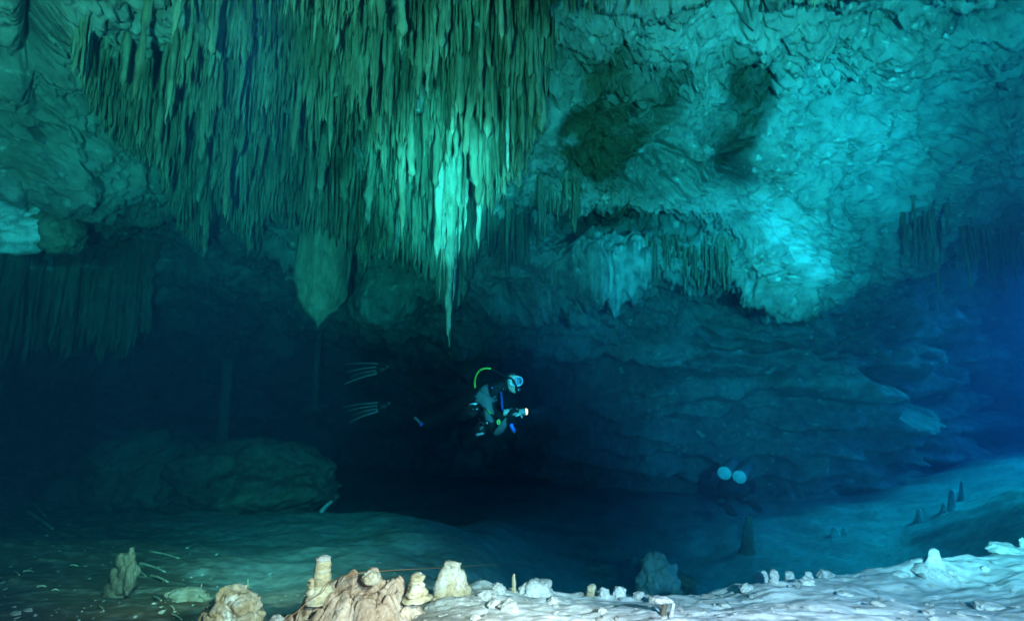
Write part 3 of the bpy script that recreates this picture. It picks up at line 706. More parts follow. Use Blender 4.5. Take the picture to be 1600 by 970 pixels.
p = at(487, 921, 1.76); stub('stalagmite', p, .037, .014, 2, M['stub'], 'tiny knob stalagmite at the left foot of the tall cream stump', taper=.8, foot=1.3)
p = at(651, 926, 1.8); stub('stalagmite', p, .062, .03, 3, M['stub'], 'short round-headed ochre stalagmite on the mound\'s right shoulder', taper=1.0, foot=1.3)
p = at(579, 903, 1.78); rock('rock', p, (.033, .026, .022), 4, M['ochre'], 'small greenish rock perched on the top of the mound', 'rock', 4)
p = at(702, 928, 2.05); stub('stalagmite', p, .125, .066, 5, M['ochre'], 'broad cone stalagmite with an ochre face right of the mound', taper=.6, lean=.05, foot=1.25)
p = at(363, 958, 1.75); rock('rock', p, (.09, .075, .08), 16, M['ochre'], 'yellow and white knobbly rock left of the mound at the bottom edge', 'rock', 6, .18, .42, 1.5, rot=-.3)
p = at(715, 947, 1.9); rock('rock', (p[0], p[1], p[2]-.02), (.125, .08, .04), 7, M['white'], 'flat pale rounded rock at the right foot of the mound', 'rock', 5, .15, .1)
p = at(432, 972, 1.7); rock('rock', p, (.026, .022, .022), 9, M['white'], 'little pale rock at the bottom edge left of the mound', 'rock', 4)

# small things on the pale ledge: (px, py of the foot, width px, height px, kind, label)
LEDGE = [
 (779, 928, 22, 22, 'rock', 'small rounded green rock left of the slim ledge stalagmite'),
 (803, 924, 8, 30, 'stub', 'slim knobbly pale stalagmite on the ledge edge'),
 (762, 934, 34, 14, 'rock', 'low pale rock in front of the rounded green one'),
 (838, 931, 62, 30, 'rock', 'large flat-topped pale rock right of the slim stalagmite'),
 (775, 948, 30, 15, 'rock', 'dark-edged slab lying before the low pale rock'),
 (795, 952, 34, 18, 'rock', 'chunky white rock leaning on the dark-edged slab'),
 (864, 942, 18, 12, 'rock', 'white chip in front of the flat-topped rock'),
 (742, 966, 18, 6, 'rock', 'flat white chip near the bottom edge right of the mound'),
 (924, 931, 18, 20, 'stub', 'small pale cone stalagmite, first of the middle ledge row'),
 (944, 931, 18, 15, 'rock', 'squat grey knob right of the small pale cone'),
 (968, 930, 24, 16, 'rock', 'twin-topped pale knob at the end of the middle ledge row'),
 (998, 935, 20, 13, 'rock', 'pale cap-shaped rock alone left of the forked shell'),
 (941, 955, 16, 7, 'rock', 'thin white chip below the squat grey knob'),
 (1026, 942, 28, 13, 'rock', 'white flat rock at the ledge notch'),
 (1190, 906, 22, 22, 'rock', 'lumpy pale rock at the left foot of the square stump'),
 (1209, 895, 17, 21, 'stub', 'square-topped white stalagmite stump, tallest on the right ledge'),
 (1233, 895, 15, 15, 'stub', 'small round white stalagmite right of the square stump'),
 (1263, 896, 15, 14, 'stub', 'short whitish stalagmite between the round one and the flat one'),
 (1290, 898, 26, 15, 'rock', 'flat-topped white block at the right end of the stalagmite row'),
 (1168, 922, 28, 11, 'rock', 'bright white slab below the square stump'),
 (1260, 912, 26, 12, 'rock', 'bright white slab below the row of small stalagmites'),
 (1133, 947, 18, 6, 'rock', 'lone flat white chip on the open sand'),
 (1486, 896, 18, 7, 'rock', 'rectangular white chip on the right sand slope'),
 (1408, 898, 26, 7, 'rock', 'long thin white stone on the edge of the right slope'),
 (1566, 853, 50, 14, 'rock', 'long pale stone lying on the crest of the right slope'),
 (1598, 838, 12, 16, 'rock', 'pale rock cut off by the right picture edge'),
 (1462, 884, 44, 24, 'cone', 'blue-grey pointed rock on the crest of the right slope'),
 (1540, 890, 14, 8, 'rock', 'small white pebble pair below the long pale stone'),
 (1545, 948, 40, 10, 'rock', 'big white flake on the sand at lower right'),
 (1320, 930, 24, 7, 'rock', 'flat white flake on the sand in the middle of the right slope'),
]
for i, (px, py, wp, hp, kd, lb) in enumerate(LEDGE):
    p = on_floor(px, py)
    if p is None or p[1] > 3.2:
        best = None
        for Y in np.linspace(1.9, 2.9, 60):                       # nearest spot of the ledge below that sight line
            q = at(px, py, Y); z = ground(q[0], q[1])
            if best is None or abs(q[2]-z) < best[0]: best = (abs(q[2]-z), np.array([q[0], q[1], z]))
        p = best[1]
    m = p[1]/FPX*.86
    if kd == 'cone': stub('rock', (p[0], p[1], p[2]-.01), hp*m*1.3, wp*m*.34, 40+i, M['white'], lb, 'rock', taper=.45, n_ring=20, n_side=16, foot=1.9)
    elif kd == 'stub': stub('stalagmite', (p[0], p[1], p[2]-.01), hp*m*1.08, wp*m*.46, 40+i, M['stub' if px < 930 else 'white'], lb, taper=.9, n_ring=18, n_side=14, foot=1.25)
    else: rock('rock', (p[0], p[1], p[2]+hp*m*.16), (wp*m*.52, wp*m*.42, hp*m*.72), 40+i, M['white'], lb, 'rock', 4, .22, .28, 1.5, rot=random.uniform(-.5, .5))
# forked pale shell-like stone with a dark hollow
p = on_floor(1040, 962)
fk = empty('forked_stone', p, 'forked white stone with a dark hollow standing on the sand', 'stone')
def tube(pts, rad, ns=8):
    P = np.array(pts, float); n = len(P); rad = np.broadcast_to(rad, n)
    tg = np.gradient(P, axis=0); tg /= np.linalg.norm(tg, axis=1)[:, None]+1e-9
    up = np.array([0, 0, 1.]) if abs(tg[0, 2]) < .9 else np.array([1., 0, 0])
    V = []
    b = np.cross(tg[0], up); b /= np.linalg.norm(b)
    for i in range(n):
        b = b-tg[i]*(b@tg[i]); b /= np.linalg.norm(b)+1e-9; c = np.cross(tg[i], b)
        a = np.linspace(0, 2*np.pi, ns, endpoint=False)
        V.append(P[i]+rad[i]*(np.cos(a)[:, None]*b+np.sin(a)[:, None]*c))
    V = np.vstack(V); V = np.vstack([V, P[:1], P[-1:]]); k = n*ns
    F = gridF(n, ns, True)
    T = np.array([[j, k, (j+1) % ns] for j in range(ns)]+[[(n-1)*ns+j, (n-1)*ns+(j+1) % ns, k+1] for j in range(ns)])
    return V, F, T
def spline(ctrl, n):
    c = np.array(ctrl, float); t = np.linspace(0, len(c)-1, n); i = np.clip(t.astype(int), 0, len(c)-2); f = (t-i)[:, None]
    P = lambda k: c[np.clip(k, 0, len(c)-1)]
    p0, p1, p2, p3 = P(i-1), P(i), P(i+1), P(i+2)
    return .5*((2*p1)+(-p0+p2)*f+(2*p0-5*p1+4*p2-p3)*f**2+(-p0+3*p1-3*p2+p3)*f**3)
def tube_obj(name, pts, rad, mat, parent=None, ns=8, base=None):
    pts = np.array(pts, float); b = pts.mean(0) if base is None else np.array(base, float)
    V, F, T = tube(pts-b, rad, ns); 
    return link(name, mesh_mixed(name, V, F, T), mat, parent, b if base is None else None)
m = p[1]/FPX
tube_obj('prong', spline([[-.012, 0, -.02], [-.008, 0, .012], [.004, 0, .045]], 12), np.linspace(.011, .007, 12), M['wood'], fk, 10, base=(0, 0, 0))
tube_obj('prong', spline([[.01, -.012, -.02], [.016, -.012, .014], [.024, -.012, .046]], 12), np.linspace(.009, .005, 12), M['white'], fk, 10, base=(0, 0, 0))
rock('cap', (-.008, 0, .048), (.034, .018, .009), 61, M['white'], None, parent=fk, sub=4)

# ghostly boulder beyond the ledge, and things seen dim in the blue
p = at(1033, 902, 5.2); rock('boulder', (p[0], 5.3, p[2]-.1), (.22, .2, .27), 15, M['white'], 'teal ghostly lump of rock rising just beyond the ledge', 'boulder', 5, .25, .2, 1.5)
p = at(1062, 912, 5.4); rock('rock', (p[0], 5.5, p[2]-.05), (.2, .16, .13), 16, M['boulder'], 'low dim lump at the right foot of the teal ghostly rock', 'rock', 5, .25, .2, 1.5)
def far_stub(px, py, hp, wp, label, Y=None, lean=0, i=0):
    p = on_floor(px, py) if Y is None else at(px, py, Y)
    m = p[1]/FPX
    return stub('stalagmite', (p[0], p[1], p[2]-.02), hp*m, wp*m*.5, 70+i, M['boulder' if i == 1 else 'white'], label, taper=.65, lean=lean, n_ring=16, n_side=12)
far_stub(1168, 862, 55, 17, 'lone tall dim stalagmite below the diver seen from behind', i=1, lean=.1)
far_stub(1487, 796, 30, 11, 'broadest of the three pale stalagmites leaning on the blue slope', i=2, lean=.15)
far_stub(1503, 780, 28, 7, 'thinnest and farthest right of the stalagmites leaning on the blue slope', i=3, lean=.1)
far_stub(1474, 801, 16, 8, 'shortest and leftmost of the stalagmites leaning on the blue slope', i=4, lean=.2)
far_stub(1436, 815, 20, 9, 'faint small stalagmite low on the blue slope', i=5, lean=.1)
far_stub(1305, 838, 16, 12, 'faint stump on the basin floor, left one of a pair', i=6)
far_stub(1320, 837, 14, 8, 'faint thin stump on the basin floor, right one of a pair', i=7)
far_stub(498, 560, 2, 2, 'x', 8) if False else None
column(497, 520, 640, 10, 5, 'faint thin stalactite column behind the bulb-shaped stalactite', 'stal_far', 'column', 5)

# white stick on the crest, twigs and stump on the left slope
def stick(px0, py0, px1, py1, rpx, label, mat='twig', name='twig', lift=.0, up=False):
    a = on_floor(px0, py0); b = on_floor(px1, py1) if not up else at(px1, py1, a[1])
    m = a[1]/FPX; pts = spline([a+[0, 0, rpx*m*.6+lift], (a+b)/2+[.0, 0, rpx*m*.9+lift+(0 if up else .003)], b+[0, 0, rpx*m*.6+lift]], 9)
    if not up:
        if abs(px1-px0) > 25:
            for q in pts: q[2] = max(q[2], ground(q[0], q[1])+rpx*m*.5)
    return tag(tube_obj(name, pts, np.linspace(rpx*m, rpx*m*.55, 9), M[mat], None, 7), label, 'stick' if name == 'stick' else 'twig')
stick(501, 802, 519, 785, 4, 'pale stick standing up askew on the crest of the silt slope', 'white', 'stick', up=True)
TW = [(42, 800, 82, 828, 2.6, 'thick twig at the far left, pointing down right'), (232, 862, 280, 873, 1.8, 'longer of the two parallel pale twigs'), (217, 880, 258, 894, 1.8, 'lower of the two parallel pale twigs'),
 (58, 917, 72, 917, 1.6, 'short white twig lying level near the bottom left'), (235, 900, 262, 910, 2.2, 'teal twig below the parallel pale pair'), (310, 851, 292, 857, 1.8, 'bent pale twig on the lit silt'),
 (338, 867, 350, 856, 1.6, 'short slanting twig right of the bent pale one'), (36, 893, 52, 893, 1.3, 'thin brown twig lying level above the short white one'), (82, 922, 92, 923, 1.4, 'tiny twig right of the short white one'),
 (240, 933, 252, 939, 1.6, 'thin light twig below the teal one'), (266, 947, 272, 953, 1.6, 'stubby twig near the yellow rock'), (155, 948, 162, 956, 1.8, 'little yellow twig beneath the stump'),
 (22, 895, 30, 899, 1.8, 'bluish chip of wood at the far left'), (110, 883, 122, 885, 1.2, 'pale splinter left of the stump'), (268, 960, 284, 969, 1.5, 'splinter at the bottom edge beside the yellow rock'),
 (216, 893, 228, 901, 1.3, 'small splinter right of the stump'), (50, 788, 70, 806, 1.6, 'thin twig lying along the thick one at the far left')]
for t in TW: stick(*t)
stick(314, 932, 315, 912, 1.1, 'thin upright stem behind the yellow rock', 'twig', 'stick', up=True)
stick(388, 920, 387, 905, 2.2, 'small upright peg behind the top of the yellow rock', 'twig', 'stick', up=True)
p = on_floor(185, 932)
st = empty('broken_stump', p, 'broken stump with a dark split side on the left slope', 'stump')
m = p[1]/FPX
V, F = ICO[5]; 
def part_rock(name, off, size, seed, mat, parent, rot=0):
    return rock(name, off, size, seed, mat, None, parent=parent, sub=4, rough=.35, facet=.4, freq=1.3, rot=rot)
part_rock('root', (-.01, 0, .045), (.055, .045, .075), 21, M['wood'], st)
part_rock('trunk', (.02, .015, .13), (.058, .04, .09), 22, M['wood'], st, .4)
part_rock('splinter', (.055, -.01, .09), (.02, .024, .075), 23, M['wood'], st, .2)
p = on_floor(292, 935); rock('rock', (p[0], p[1], p[2]+.0), (.09, .07, .045), 24, M['boulder'], 'sloping teal rock behind the yellow rock', 'rock', 5, .25, .35, 1.4)
p = on_floor(125, 788); rock('rock', (p[0], p[1], p[2]+.02), (.06, .05, .04), 25, M['boulder'], 'tiny pale rock on the crest of the left slope', 'rock', 4)
p = on_floor(20, 912); rock('rock', (p[0], p[1], p[2]+.01), (.03, .025, .02), 26, M['boulder'], 'small bluish rock at the far left of the slope', 'rock', 4)
# loose grit
gp = np.random.default_rng(9); GV, GF, off = [], [], 0
bmV, bmF = ico(1)
for k in range(650):
    px = gp.uniform(-20, 1620); py = gp.uniform(800, 975)
    p = on_floor(px, py)
    if p is None or p[1] > 7.5: continue
    s = gp.gamma(2, .0015)*(1 if px < 640 else 1.5)+.002
    V = bmV*(1+.3*gp.normal(size=(len(bmV), 1)))*s*np.array([gp.uniform(.8, 2.2), 1, .6]); V = rotz(V, gp.uniform(0, 6.28))
    GV.append(V+p+[0, 0, s*.2]); GF.append(np.array(bmF)+off); off += len(V)
o = link('grit', mesh_np('grit', np.vstack(GV), np.vstack(GF), smooth=False), M['floor']); tag(o, 'grit and shell crumbs scattered over the silt', kind='stuff')

# guideline: a thin cord wrapped round the stump and led off to the right
pl = [at(425, 985, 1.6), at(450, 966, 1.65), at(470, 950, 1.67), at(482, 938, 1.69), at(503, 925, 1.72), at(517, 908, 1.74), at(560, 895, 1.73), at(640, 889, 2.2), at(740, 883, 3.0), at(860, 872, 5), at(960, 850, 7)]
gl = tube_obj('guideline', spline(pl, 80), .0016, plain_mat('brown_cord', (.35, .16, .07), .7), None, 5)
tag(gl, 'thin brown cave line stretched past the cream stump', 'line')

# ------------------------------------------------------------------ divers
SUIT = plain_mat('black_suit', (.012, .013, .015), .75, bump=.004, spec=.3)
GREYSUIT = plain_mat('grey_suit_panel', (.16, .17, .18), .8, bump=.004, spec=.2)
SKIN = plain_mat('skin', (.72, .56, .46), .55, var=.06)
GLOVE = plain_mat('glove_grey', (.5, .5, .48), .7)
RUBBER = plain_mat('black_rubber', (.02, .02, .022), .5)
FINRIB = plain_mat('grey_fin_rail', (.3, .32, .34), .5)
WHITE = plain_mat('white_plastic', (.75, .76, .76), .4)
YEL = plain_mat('yellow_hose', (.6, .75, .08), .4)
BLUE = plain_mat('blue_anodised', (.02, .2, .85), .35)
GREEN = plain_mat('green_plastic', (.25, .75, .2), .4)
STEEL = plain_mat('steel', (.6, .6, .6), .25, metal=1)
TANK = plain_mat('tank_paint', (.03, .03, .032), .4)
TANKBASE = plain_mat('pale_tank_base', (.8, .84, .86), .5)
SKIRT = plain_mat('pale_silicone', (.68, .8, .86), .35)
HOOD = plain_mat('neoprene_hood', (.03, .035, .04), .8)
m_, N_, L_, B_ = nodes_mat('mask_glass'); B_.inputs['Base Color'].default_value = (.35, .5, .6, 1); B_.inputs['Roughness'].default_value = .05; B_.inputs['Alpha'].default_value = .35; GLASS = m_

def skin_mesh(name, joints, edges, root=0, levels=2):
    me = bpy.data.meshes.new(name); me.from_pydata([tuple(j[:3]) for j in joints], edges, []); me.update()
    o = bpy.data.objects.new(name, me); COL.objects.link(o)
    sk = o.modifiers.new('skin', 'SKIN'); sk.use_smooth_shade = True
    ss = o.modifiers.new('sub', 'SUBSURF'); ss.levels = levels; ss.render_levels = levels
    for v, j in zip(me.skin_vertices[0].data, joints):
        rr = j[3]; v.radius = (rr, rr) if np.isscalar(rr) else rr; v.use_root = False
    me.skin_vertices[0].data[root].use_root = True
    dg = bpy.context.evaluated_depsgraph_get(); dg.update()
    out = bpy.data.meshes.new_from_object(o.evaluated_get(dg))
    bpy.data.objects.remove(o); out.name = name
    out.polygons.foreach_set('use_smooth', np.ones(len(out.polygons), bool))
    return out
def J(px, py, Y, r): return (*at(px, py, Y), r)
def rel(joints, base): return [(*(np.array(j[:3])-base), j[3]) for j in joints]
def pin(pts, base): return [np.array(q)-base for q in pts]
def cyl(name, a, b, r, mat, parent=None, ns=18, prof=None, base=np.zeros(3)):
    a, b = np.array(a, float)-base, np.array(b, float)-base
    t = np.array([q[0] for q in prof]) if prof else np.array([0, 1.])
    rad = r*np.array([q[1] for q in prof]) if prof else np.array([r, r])
    return tube_obj(name, a[None]+(b-a)[None]*t[:, None], rad, mat, parent, ns, base=(0, 0, 0))
def hand(name, base, wrist, fdir, palm_n, mat, parent, curl=.9, s=1.0):
    """gloved hand: palm and five curled fingers as one skinned mesh"""
    f = np.array(fdir, float); f /= np.linalg.norm(f); n = np.array(palm_n, float); n -= f*(n@f); n /= np.linalg.norm(n); sd = np.cross(f, n)
    w0 = np.array(wrist)-base; js = [(*w0, .027*s)]; ed = []
    pm = w0+f*.05*s; js.append((*pm, .036*s)); ed.append((0, 1))
    for k, (off, ln) in enumerate(((-.03, .028), (-.01, .032), (.01, .03), (.03, .024))):
        p0 = w0+f*.088*s+sd*off*s; js.append((*p0, .0125*s)); i = len(js)-1; ed.append((1, i)); ang = 0
        for q in range(3):
            ang += curl*(.45+.2*q); dd = f*math.cos(ang)+n*math.sin(ang); p0 = p0+dd*ln*s*(1-.12*q)
            js.append((*p0, (.0105-.001*q)*s)); ed.append((i, len(js)-1)); i = len(js)-1
    p0 = w0+f*.03*s-sd*.035*s; js.append((*p0, .014*s)); i = len(js)-1; ed.append((1, i))
    for q in range(2):
        dd = f*.7-sd*.35+n*(.5+.3*q); dd /= np.linalg.norm(dd); p0 = p0+dd*.032*s; js.append((*p0, (.0125-.002*q)*s)); ed.append((i, len(js)-1)); i = len(js)-1
    return link(name, skin_mesh(name, js, ed, 1, 1), mat, parent)
def fin(parent, base, root_a, root_b, tips, ankle, Y, rail=None):
    rail = rail or FINRIB
    """split-rib fin: blade with raised rails, foot pocket and strap"""
    ra, rb = np.array(root_a)-base, np.array(root_b)-base; tp = [np.array(t)-base for t in tips]
    n = len(tp); rows = 10; top, bot = [], []
    nr = np.cross(tp[0]-ra, rb-ra); nr /= np.linalg.norm(nr); V = []
    for i in range(rows):
        t = i/(rows-1)
        for j in range(n):
            s = j/(n-1); a = ra*(1-s)+rb*s; q = a*(1-t)+tp[j]*t; q = q+nr*.03*math.sin(t*3.1)
            V.append(q)
    V = np.array(V); k = len(V); thick = .004
    V = np.vstack([V+nr*thick, V-nr*thick])
    F = gridF(rows, n); F = np.vstack([F, F[:, ::-1]+k])
    rim = [i*n for i in range(rows)]+[(rows-1)*n+j for j in range(1, n)]+[i*n+n-1 for i in range(rows-2, -1, -1)]+[j for j in range(n-2, 0, -1)]
    F = np.vstack([F, [[rim[i], rim[(i+1) % len(rim)], rim[(i+1) % len(rim)]+k, rim[i]+k] for i in range(len(rim))]])
    f = link('fin', mesh_np('fin', V, F), RUBBER, parent)
    for j in range(n):
        s = j/(n-1); a = ra*(1-s)+rb*s
        pts = [a*(1-t)+tp[j]*t+nr*(.03*math.sin(t*3.1)) for t in np.linspace(0, 1, 10)]
        tube_obj('rail', pts, np.linspace(.011, .005, 10), rail, f, 6, base=(0, 0, 0))
    tube_obj('crossbar', [ra*(1-t)+rb*t for t in np.linspace(0, 1, 6)],   .014, rail, f, 6, base=(0, 0, 0))
    an = np.array(ankle)-base; mid = (ra+rb)/2
    tube_obj('foot_pocket', [mid, mid*.6+an*.4, an*.8+mid*.2, an], [.06, .065, .06, .045], RUBBER, f, 12, base=(0, 0, 0))
    dirn = (an-mid)/np.linalg.norm(an-mid); u = (ra-rb)/np.linalg.norm(ra-rb)
    tube_obj('heel_strap', [an+u*.055*math.cos(t)+np.cross(dirn, u)*.055*math.sin(t) for t in np.linspace(-.6, 1.6, 8)], .009, rail, f, 6, base=(0, 0, 0))
    return f

# --- the diver seen from the side
b1 = at(720, 636, 6.15)
d1 = empty('person', b1, 'diver in black drysuit with grey panels swimming right, yellow hose behind the head', 'person')
js = [J(703, 642, 6.3, (.155, .13)), J(728, 632, 6.2, (.165, .14)), J(757, 620, 6.05, (.19, .16)), J(775, 610, 5.95, (.13, .12)), J(786, 604, 5.92, .07), J(799, 598, 5.88, .105),
      J(690, 632, 6.5, .11), J(664, 616, 6.55, .085), J(636, 596, 6.65, .068), J(607, 577, 6.7, .045),          # far leg
      J(690, 648, 6.15, .11), J(662, 662, 6.15, .085), J(634, 646, 6.4, .068), J(609, 633, 6.5, .045),          # near leg
      J(772, 606, 6.2, .075), J(782, 636, 6.2, .06), J(792, 644, 5.95, .045), J(797, 645, 5.8, .034),           # far arm, holds the lamp
      J(763, 630, 5.82, .085), J(767, 662, 5.72, .066), J(776, 676, 5.66, .066), J(788, 660, 5.55, .058), J(793, 650, 5.5, .034)]
ed = [(0,1),(1,2),(2,3),(3,4),(4,5),(0,6),(6,7),(7,8),(8,9),(0,10),(10,11),(11,12),(12,13),(3,14),(14,15),(15,16),(16,17),(2,18),(18,19),(19,20),(20,21),(21,22)]
body_me = skin_mesh('drysuit_body', rel(js, b1), ed, 0, 3)
body = link('body', body_me, SUIT, d1)
def inpoly(px, py, poly):
    c = False; j = len(poly)-1
    for i in range(len(poly)):
        (xi, yi), (xj, yj) = poly[i], poly[j]
        if (yi > py) != (yj > py) and px < (xj-xi)*(py-yi)/(yj-yi)+xi: c = not c
        j = i
    return c
body_me.materials.append(GREYSUIT)
PAN = [[(761,594),(763,608),(765,621),(775,616),(779,631),(769,629),(772,648),(760,640),(744,626),(743,618),(752,606)], [(755,638),(764,645),(772,657),(770,660),(755,657)], [(790,652),(792,668),(785,681),(774,684),(771,676),(780,664)], [(737,642),(740,648),(732,656),(729,652)], [(741,650),(745,656),(741,662),(738,658)]]
for pl_ in body_me.polygons:
    c = np.array(pl_.center)+b1; nn = np.array(pl_.normal)
    if nn@c > 0: continue
    X, Yp, _ = project(c)
    if any(inpoly(float(X), float(Yp), po) for po in PAN): pl_.material_index = 1
# head: face, hood, mask
hc = at(801, 598, 5.86); fd = np.array([.42, -.88, .0]); fd /= np.linalg.norm(fd); up = np.array([-.12, -.05, .99]); up -= fd*(up@fd); up /= np.linalg.norm(up); rt = np.cross(fd, up)
def local(u, v, w): return hc+rt*u+up*v+fd*w-b1
V, F = ICO[5]; H = V.copy()
x, y, z = V[:, 0], V[:, 1], V[:, 2]
nose = np.exp(-((x/.16)**2+((z+.08)/.28)**2))*(y < 0); chin = np.exp(-((x/.4)**2+((z+.85)/.3)**2))*(y < 0); eyes = (np.exp(-(((x-.38)/.2)**2+((z-.16)/.16)**2))+np.exp(-(((x+.38)/.2)**2+((z-.16)/.16)**2)))*(y < 0)
mouth = np.exp(-((x/.3)**2+((z+.48)/.06)**2))*(y < 0)
k_ = 1+.22*nose+.1*chin-.09*eyes-.05*mouth
hv = np.array([local(a*.082*kk, c*.118*kk, -b*.098*kk) for (a, b, c), kk in zip(V, k_)])
head = link('head', mesh_np('head', hv, F), SKIN, d1)
keep = [f for f in F if all((V[i][1] > -.42 or V[i][2] > .72 or V[i][2] < -.95) for i in f)]
hh = np.array([local(a*.095, c*.13, -b*.112) for a, b, c in V])
idx = sorted({i for f in keep for i in f}); mp_ = {i: k for k, i in enumerate(idx)}
link('hood', mesh_np('hood', hh[idx], [[mp_[i] for i in f] for f in keep]), HOOD, d1)
ring = lambda cu, cv, ru, rv, w, n=22: [local(cu+ru*math.cos(t), cv+rv*math.sin(t), w-.35*abs(cu+ru*math.cos(t))**1.5) for t in np.linspace(0, 2*math.pi, n)]
msk = tube_obj('mask', ring(0, .02, .082, .055, .108), .012, SKIRT, d1, 8, base=(0, 0, 0))
for s in (-1, 1): tube_obj('lens_rim', ring(s*.036, .02, .033, .036, .118), .0055, BLUE if s < 0 else SKIRT, msk, 6, base=(0, 0, 0))
for s in (-1, 1):
    c_ = [local(s*.036, .02, .116)]+ring(s*.036, .02, .031, .034, .114, 17)[:-1]
    link('lens', mesh_np('lens', c_, [[0, i+1, (i+1) % 16+1] for i in range(16)]), GLASS, msk)
tube_obj('mask_strap', [local(.1*math.cos(t), .03, .116*math.sin(t)) for t in np.linspace(R(25), R(-205), 16)], .009, RUBBER, msk, 6, base=(0, 0, 0))
rg = empty('regulator', hc+up*-.075+fd*.13, 'black regulator in the mouth of the diver with the yellow hose', 'regulator'); bb = hc+up*-.075+fd*.13
V, F = ICO[4]
link('second_stage', mesh_np('second_stage', np.array([rt*a*.036+up*b*.036+fd*c*.026 for a, b, c in V]), F), RUBBER, rg)
tube_obj('purge_cover', [fd*.02, fd*.032], [.024, .018], STEEL, rg, 14, base=(0, 0, 0))
hs = spline(pin([at(746, 614, 6.1), at(742, 602, 6.05), at(743, 590, 6.0), at(749, 579, 5.95), at(758, 575.5, 5.95), at(767, 576, 5.95)], bb), 30)
tube_obj('hose', hs, .0125, YEL, rg, 8, base=(0, 0, 0))
hs = spline(pin([at(767, 576, 5.95), at(778, 582, 5.9), at(789, 588, 5.8), at(800, 592, 5.72), at(806, 602, 5.68), bb+rt*.02], bb), 24)
tube_obj('hose', hs, .0115, RUBBER, rg, 8, base=(0, 0, 0))
hs = spline(pin([at(757, 636, 5.83), at(762, 641, 5.7), at(767, 646, 5.62)], bb), 12)
tube_obj('hose', hs, .008, YEL, rg, 8, base=(0, 0, 0))
# harness
harness = tube_obj('harness', spline(pin([at(783, 612, 5.76), at(784, 626, 5.72), at(785, 640, 5.72)], b1), 10), .016, plain_mat('navy_webbing', (.02, .05, .3), .7), d1, 6, base=(0, 0, 0))
for (px, py) in ((786, 608), (796, 611), (781, 605), (769, 606)):
    c = at(px, py, 5.7)-b1; tube_obj('buckle', [c-[.008, 0, 0], c+[.01, 0, .005]], .009, STEEL if px != 769 else BLUE, harness, 8, base=(0, 0, 0))
hw = at(797, 645, 5.8)
hand('glove', b1, at(796, 645, 5.72), (1, -.1, .05), (0, -.3, -1), GLOVE, d1, .95, 1.15)
hand('glove', b1, at(792, 651, 5.5), (.5, 0, .5), (.3, .4, -.6), SUIT, d1, .8, 1.0)
fin(d1, b1, at(590, 568, 6.72), at(588, 584, 6.66), [at(538, 570, 6.85), at(540, 582, 6.8), at(548, 589, 6.76), at(536, 601, 6.7)], at(605, 577, 6.7), 6.7)
fin(d1, b1, at(592, 629, 6.52), at(590, 643, 6.46), [at(532, 637, 6.65), at(541, 643, 6.6), at(549, 650, 6.56), at(545, 661, 6.5)], at(608, 634, 6.5), 6.5)
# sidemounted cylinders
TP = [(0, .3), (.02, .75), (.05, .95), (.1, 1), (.86, 1), (.93, .8), (.97, .4), (1, .22)]
def tank(a, b, r, label, mat=TANK, lab_t=None, grp=None, knob=True, basemat=None):
    a, b = np.array(a), np.array(b); o = empty('diving_cylinder', a, label, 'cylinder', grp)
    cyl('tank_body', a, b, r, mat, o, 24, TP, base=a)
    ax = (b-a)/np.linalg.norm(b-a)
    if knob:
        cyl('valve', b, b+ax*.07, .022, STEEL, o, 12, base=a); sdv = np.cross(ax, [0, 0, 1]); sdv /= np.linalg.norm(sdv)
        cyl('valve_knob', b+ax*.04, b+ax*.04+sdv*.07, .02, RUBBER, o, 12, base=a)
    if lab_t: 
        p0 = a+(b-a)*lab_t; cyl('band', p0, p0+ax*.04, r*1.02, WHITE, o, 24, base=a)
    if basemat: cyl('base_cap', a-ax*.012, a+ax*.03, r*1.0, basemat, o, 28, [(0, .9), (.2, 1), (1, 1.01)], base=a)
    return o
tank(at(717, 650, 5.95), at(742, 640, 5.6), .075, 'black tank by the hip of the side-on diver, upper one', grp=None)
tank(at(727, 693, 5.9), at(757, 664, 5.62), .075, 'black tank slung below the belly of the side-on diver', grp=None)
for (px, py, Y, lb) in ((739, 631.5, 5.72, 'white rectangular tag at the hip of the side-on diver'), (749.5, 678, 5.5, 'white rectangular tag on the low slung tank')):
    c = at(px, py, Y); sdx = np.array([.042, 0, .008]); o = empty('tag', c, lb, 'tag')
    cyl('plate', c-sdx, c+sdx, .015, WHITE, o, 8, [(0, .8), (.06, 1), (.94, 1), (1, .8)], base=c); cyl('clip', c+sdx, c+sdx*1.5+[0, 0, .004], .006, STEEL, o, 8, base=c)
c0, c1 = at(748, 654, 5.6), at(753, 662, 5.58)
o = empty('bolt_snap', c0, 'thin steel bolt snap hanging at the waist of the side-on diver', 'clip'); cyl('shank', c0, c1, .006, STEEL, o, 8, base=c0); cyl('swivel', c1, c1+(c1-c0)*.25, .01, STEEL, o, 8, base=c0)
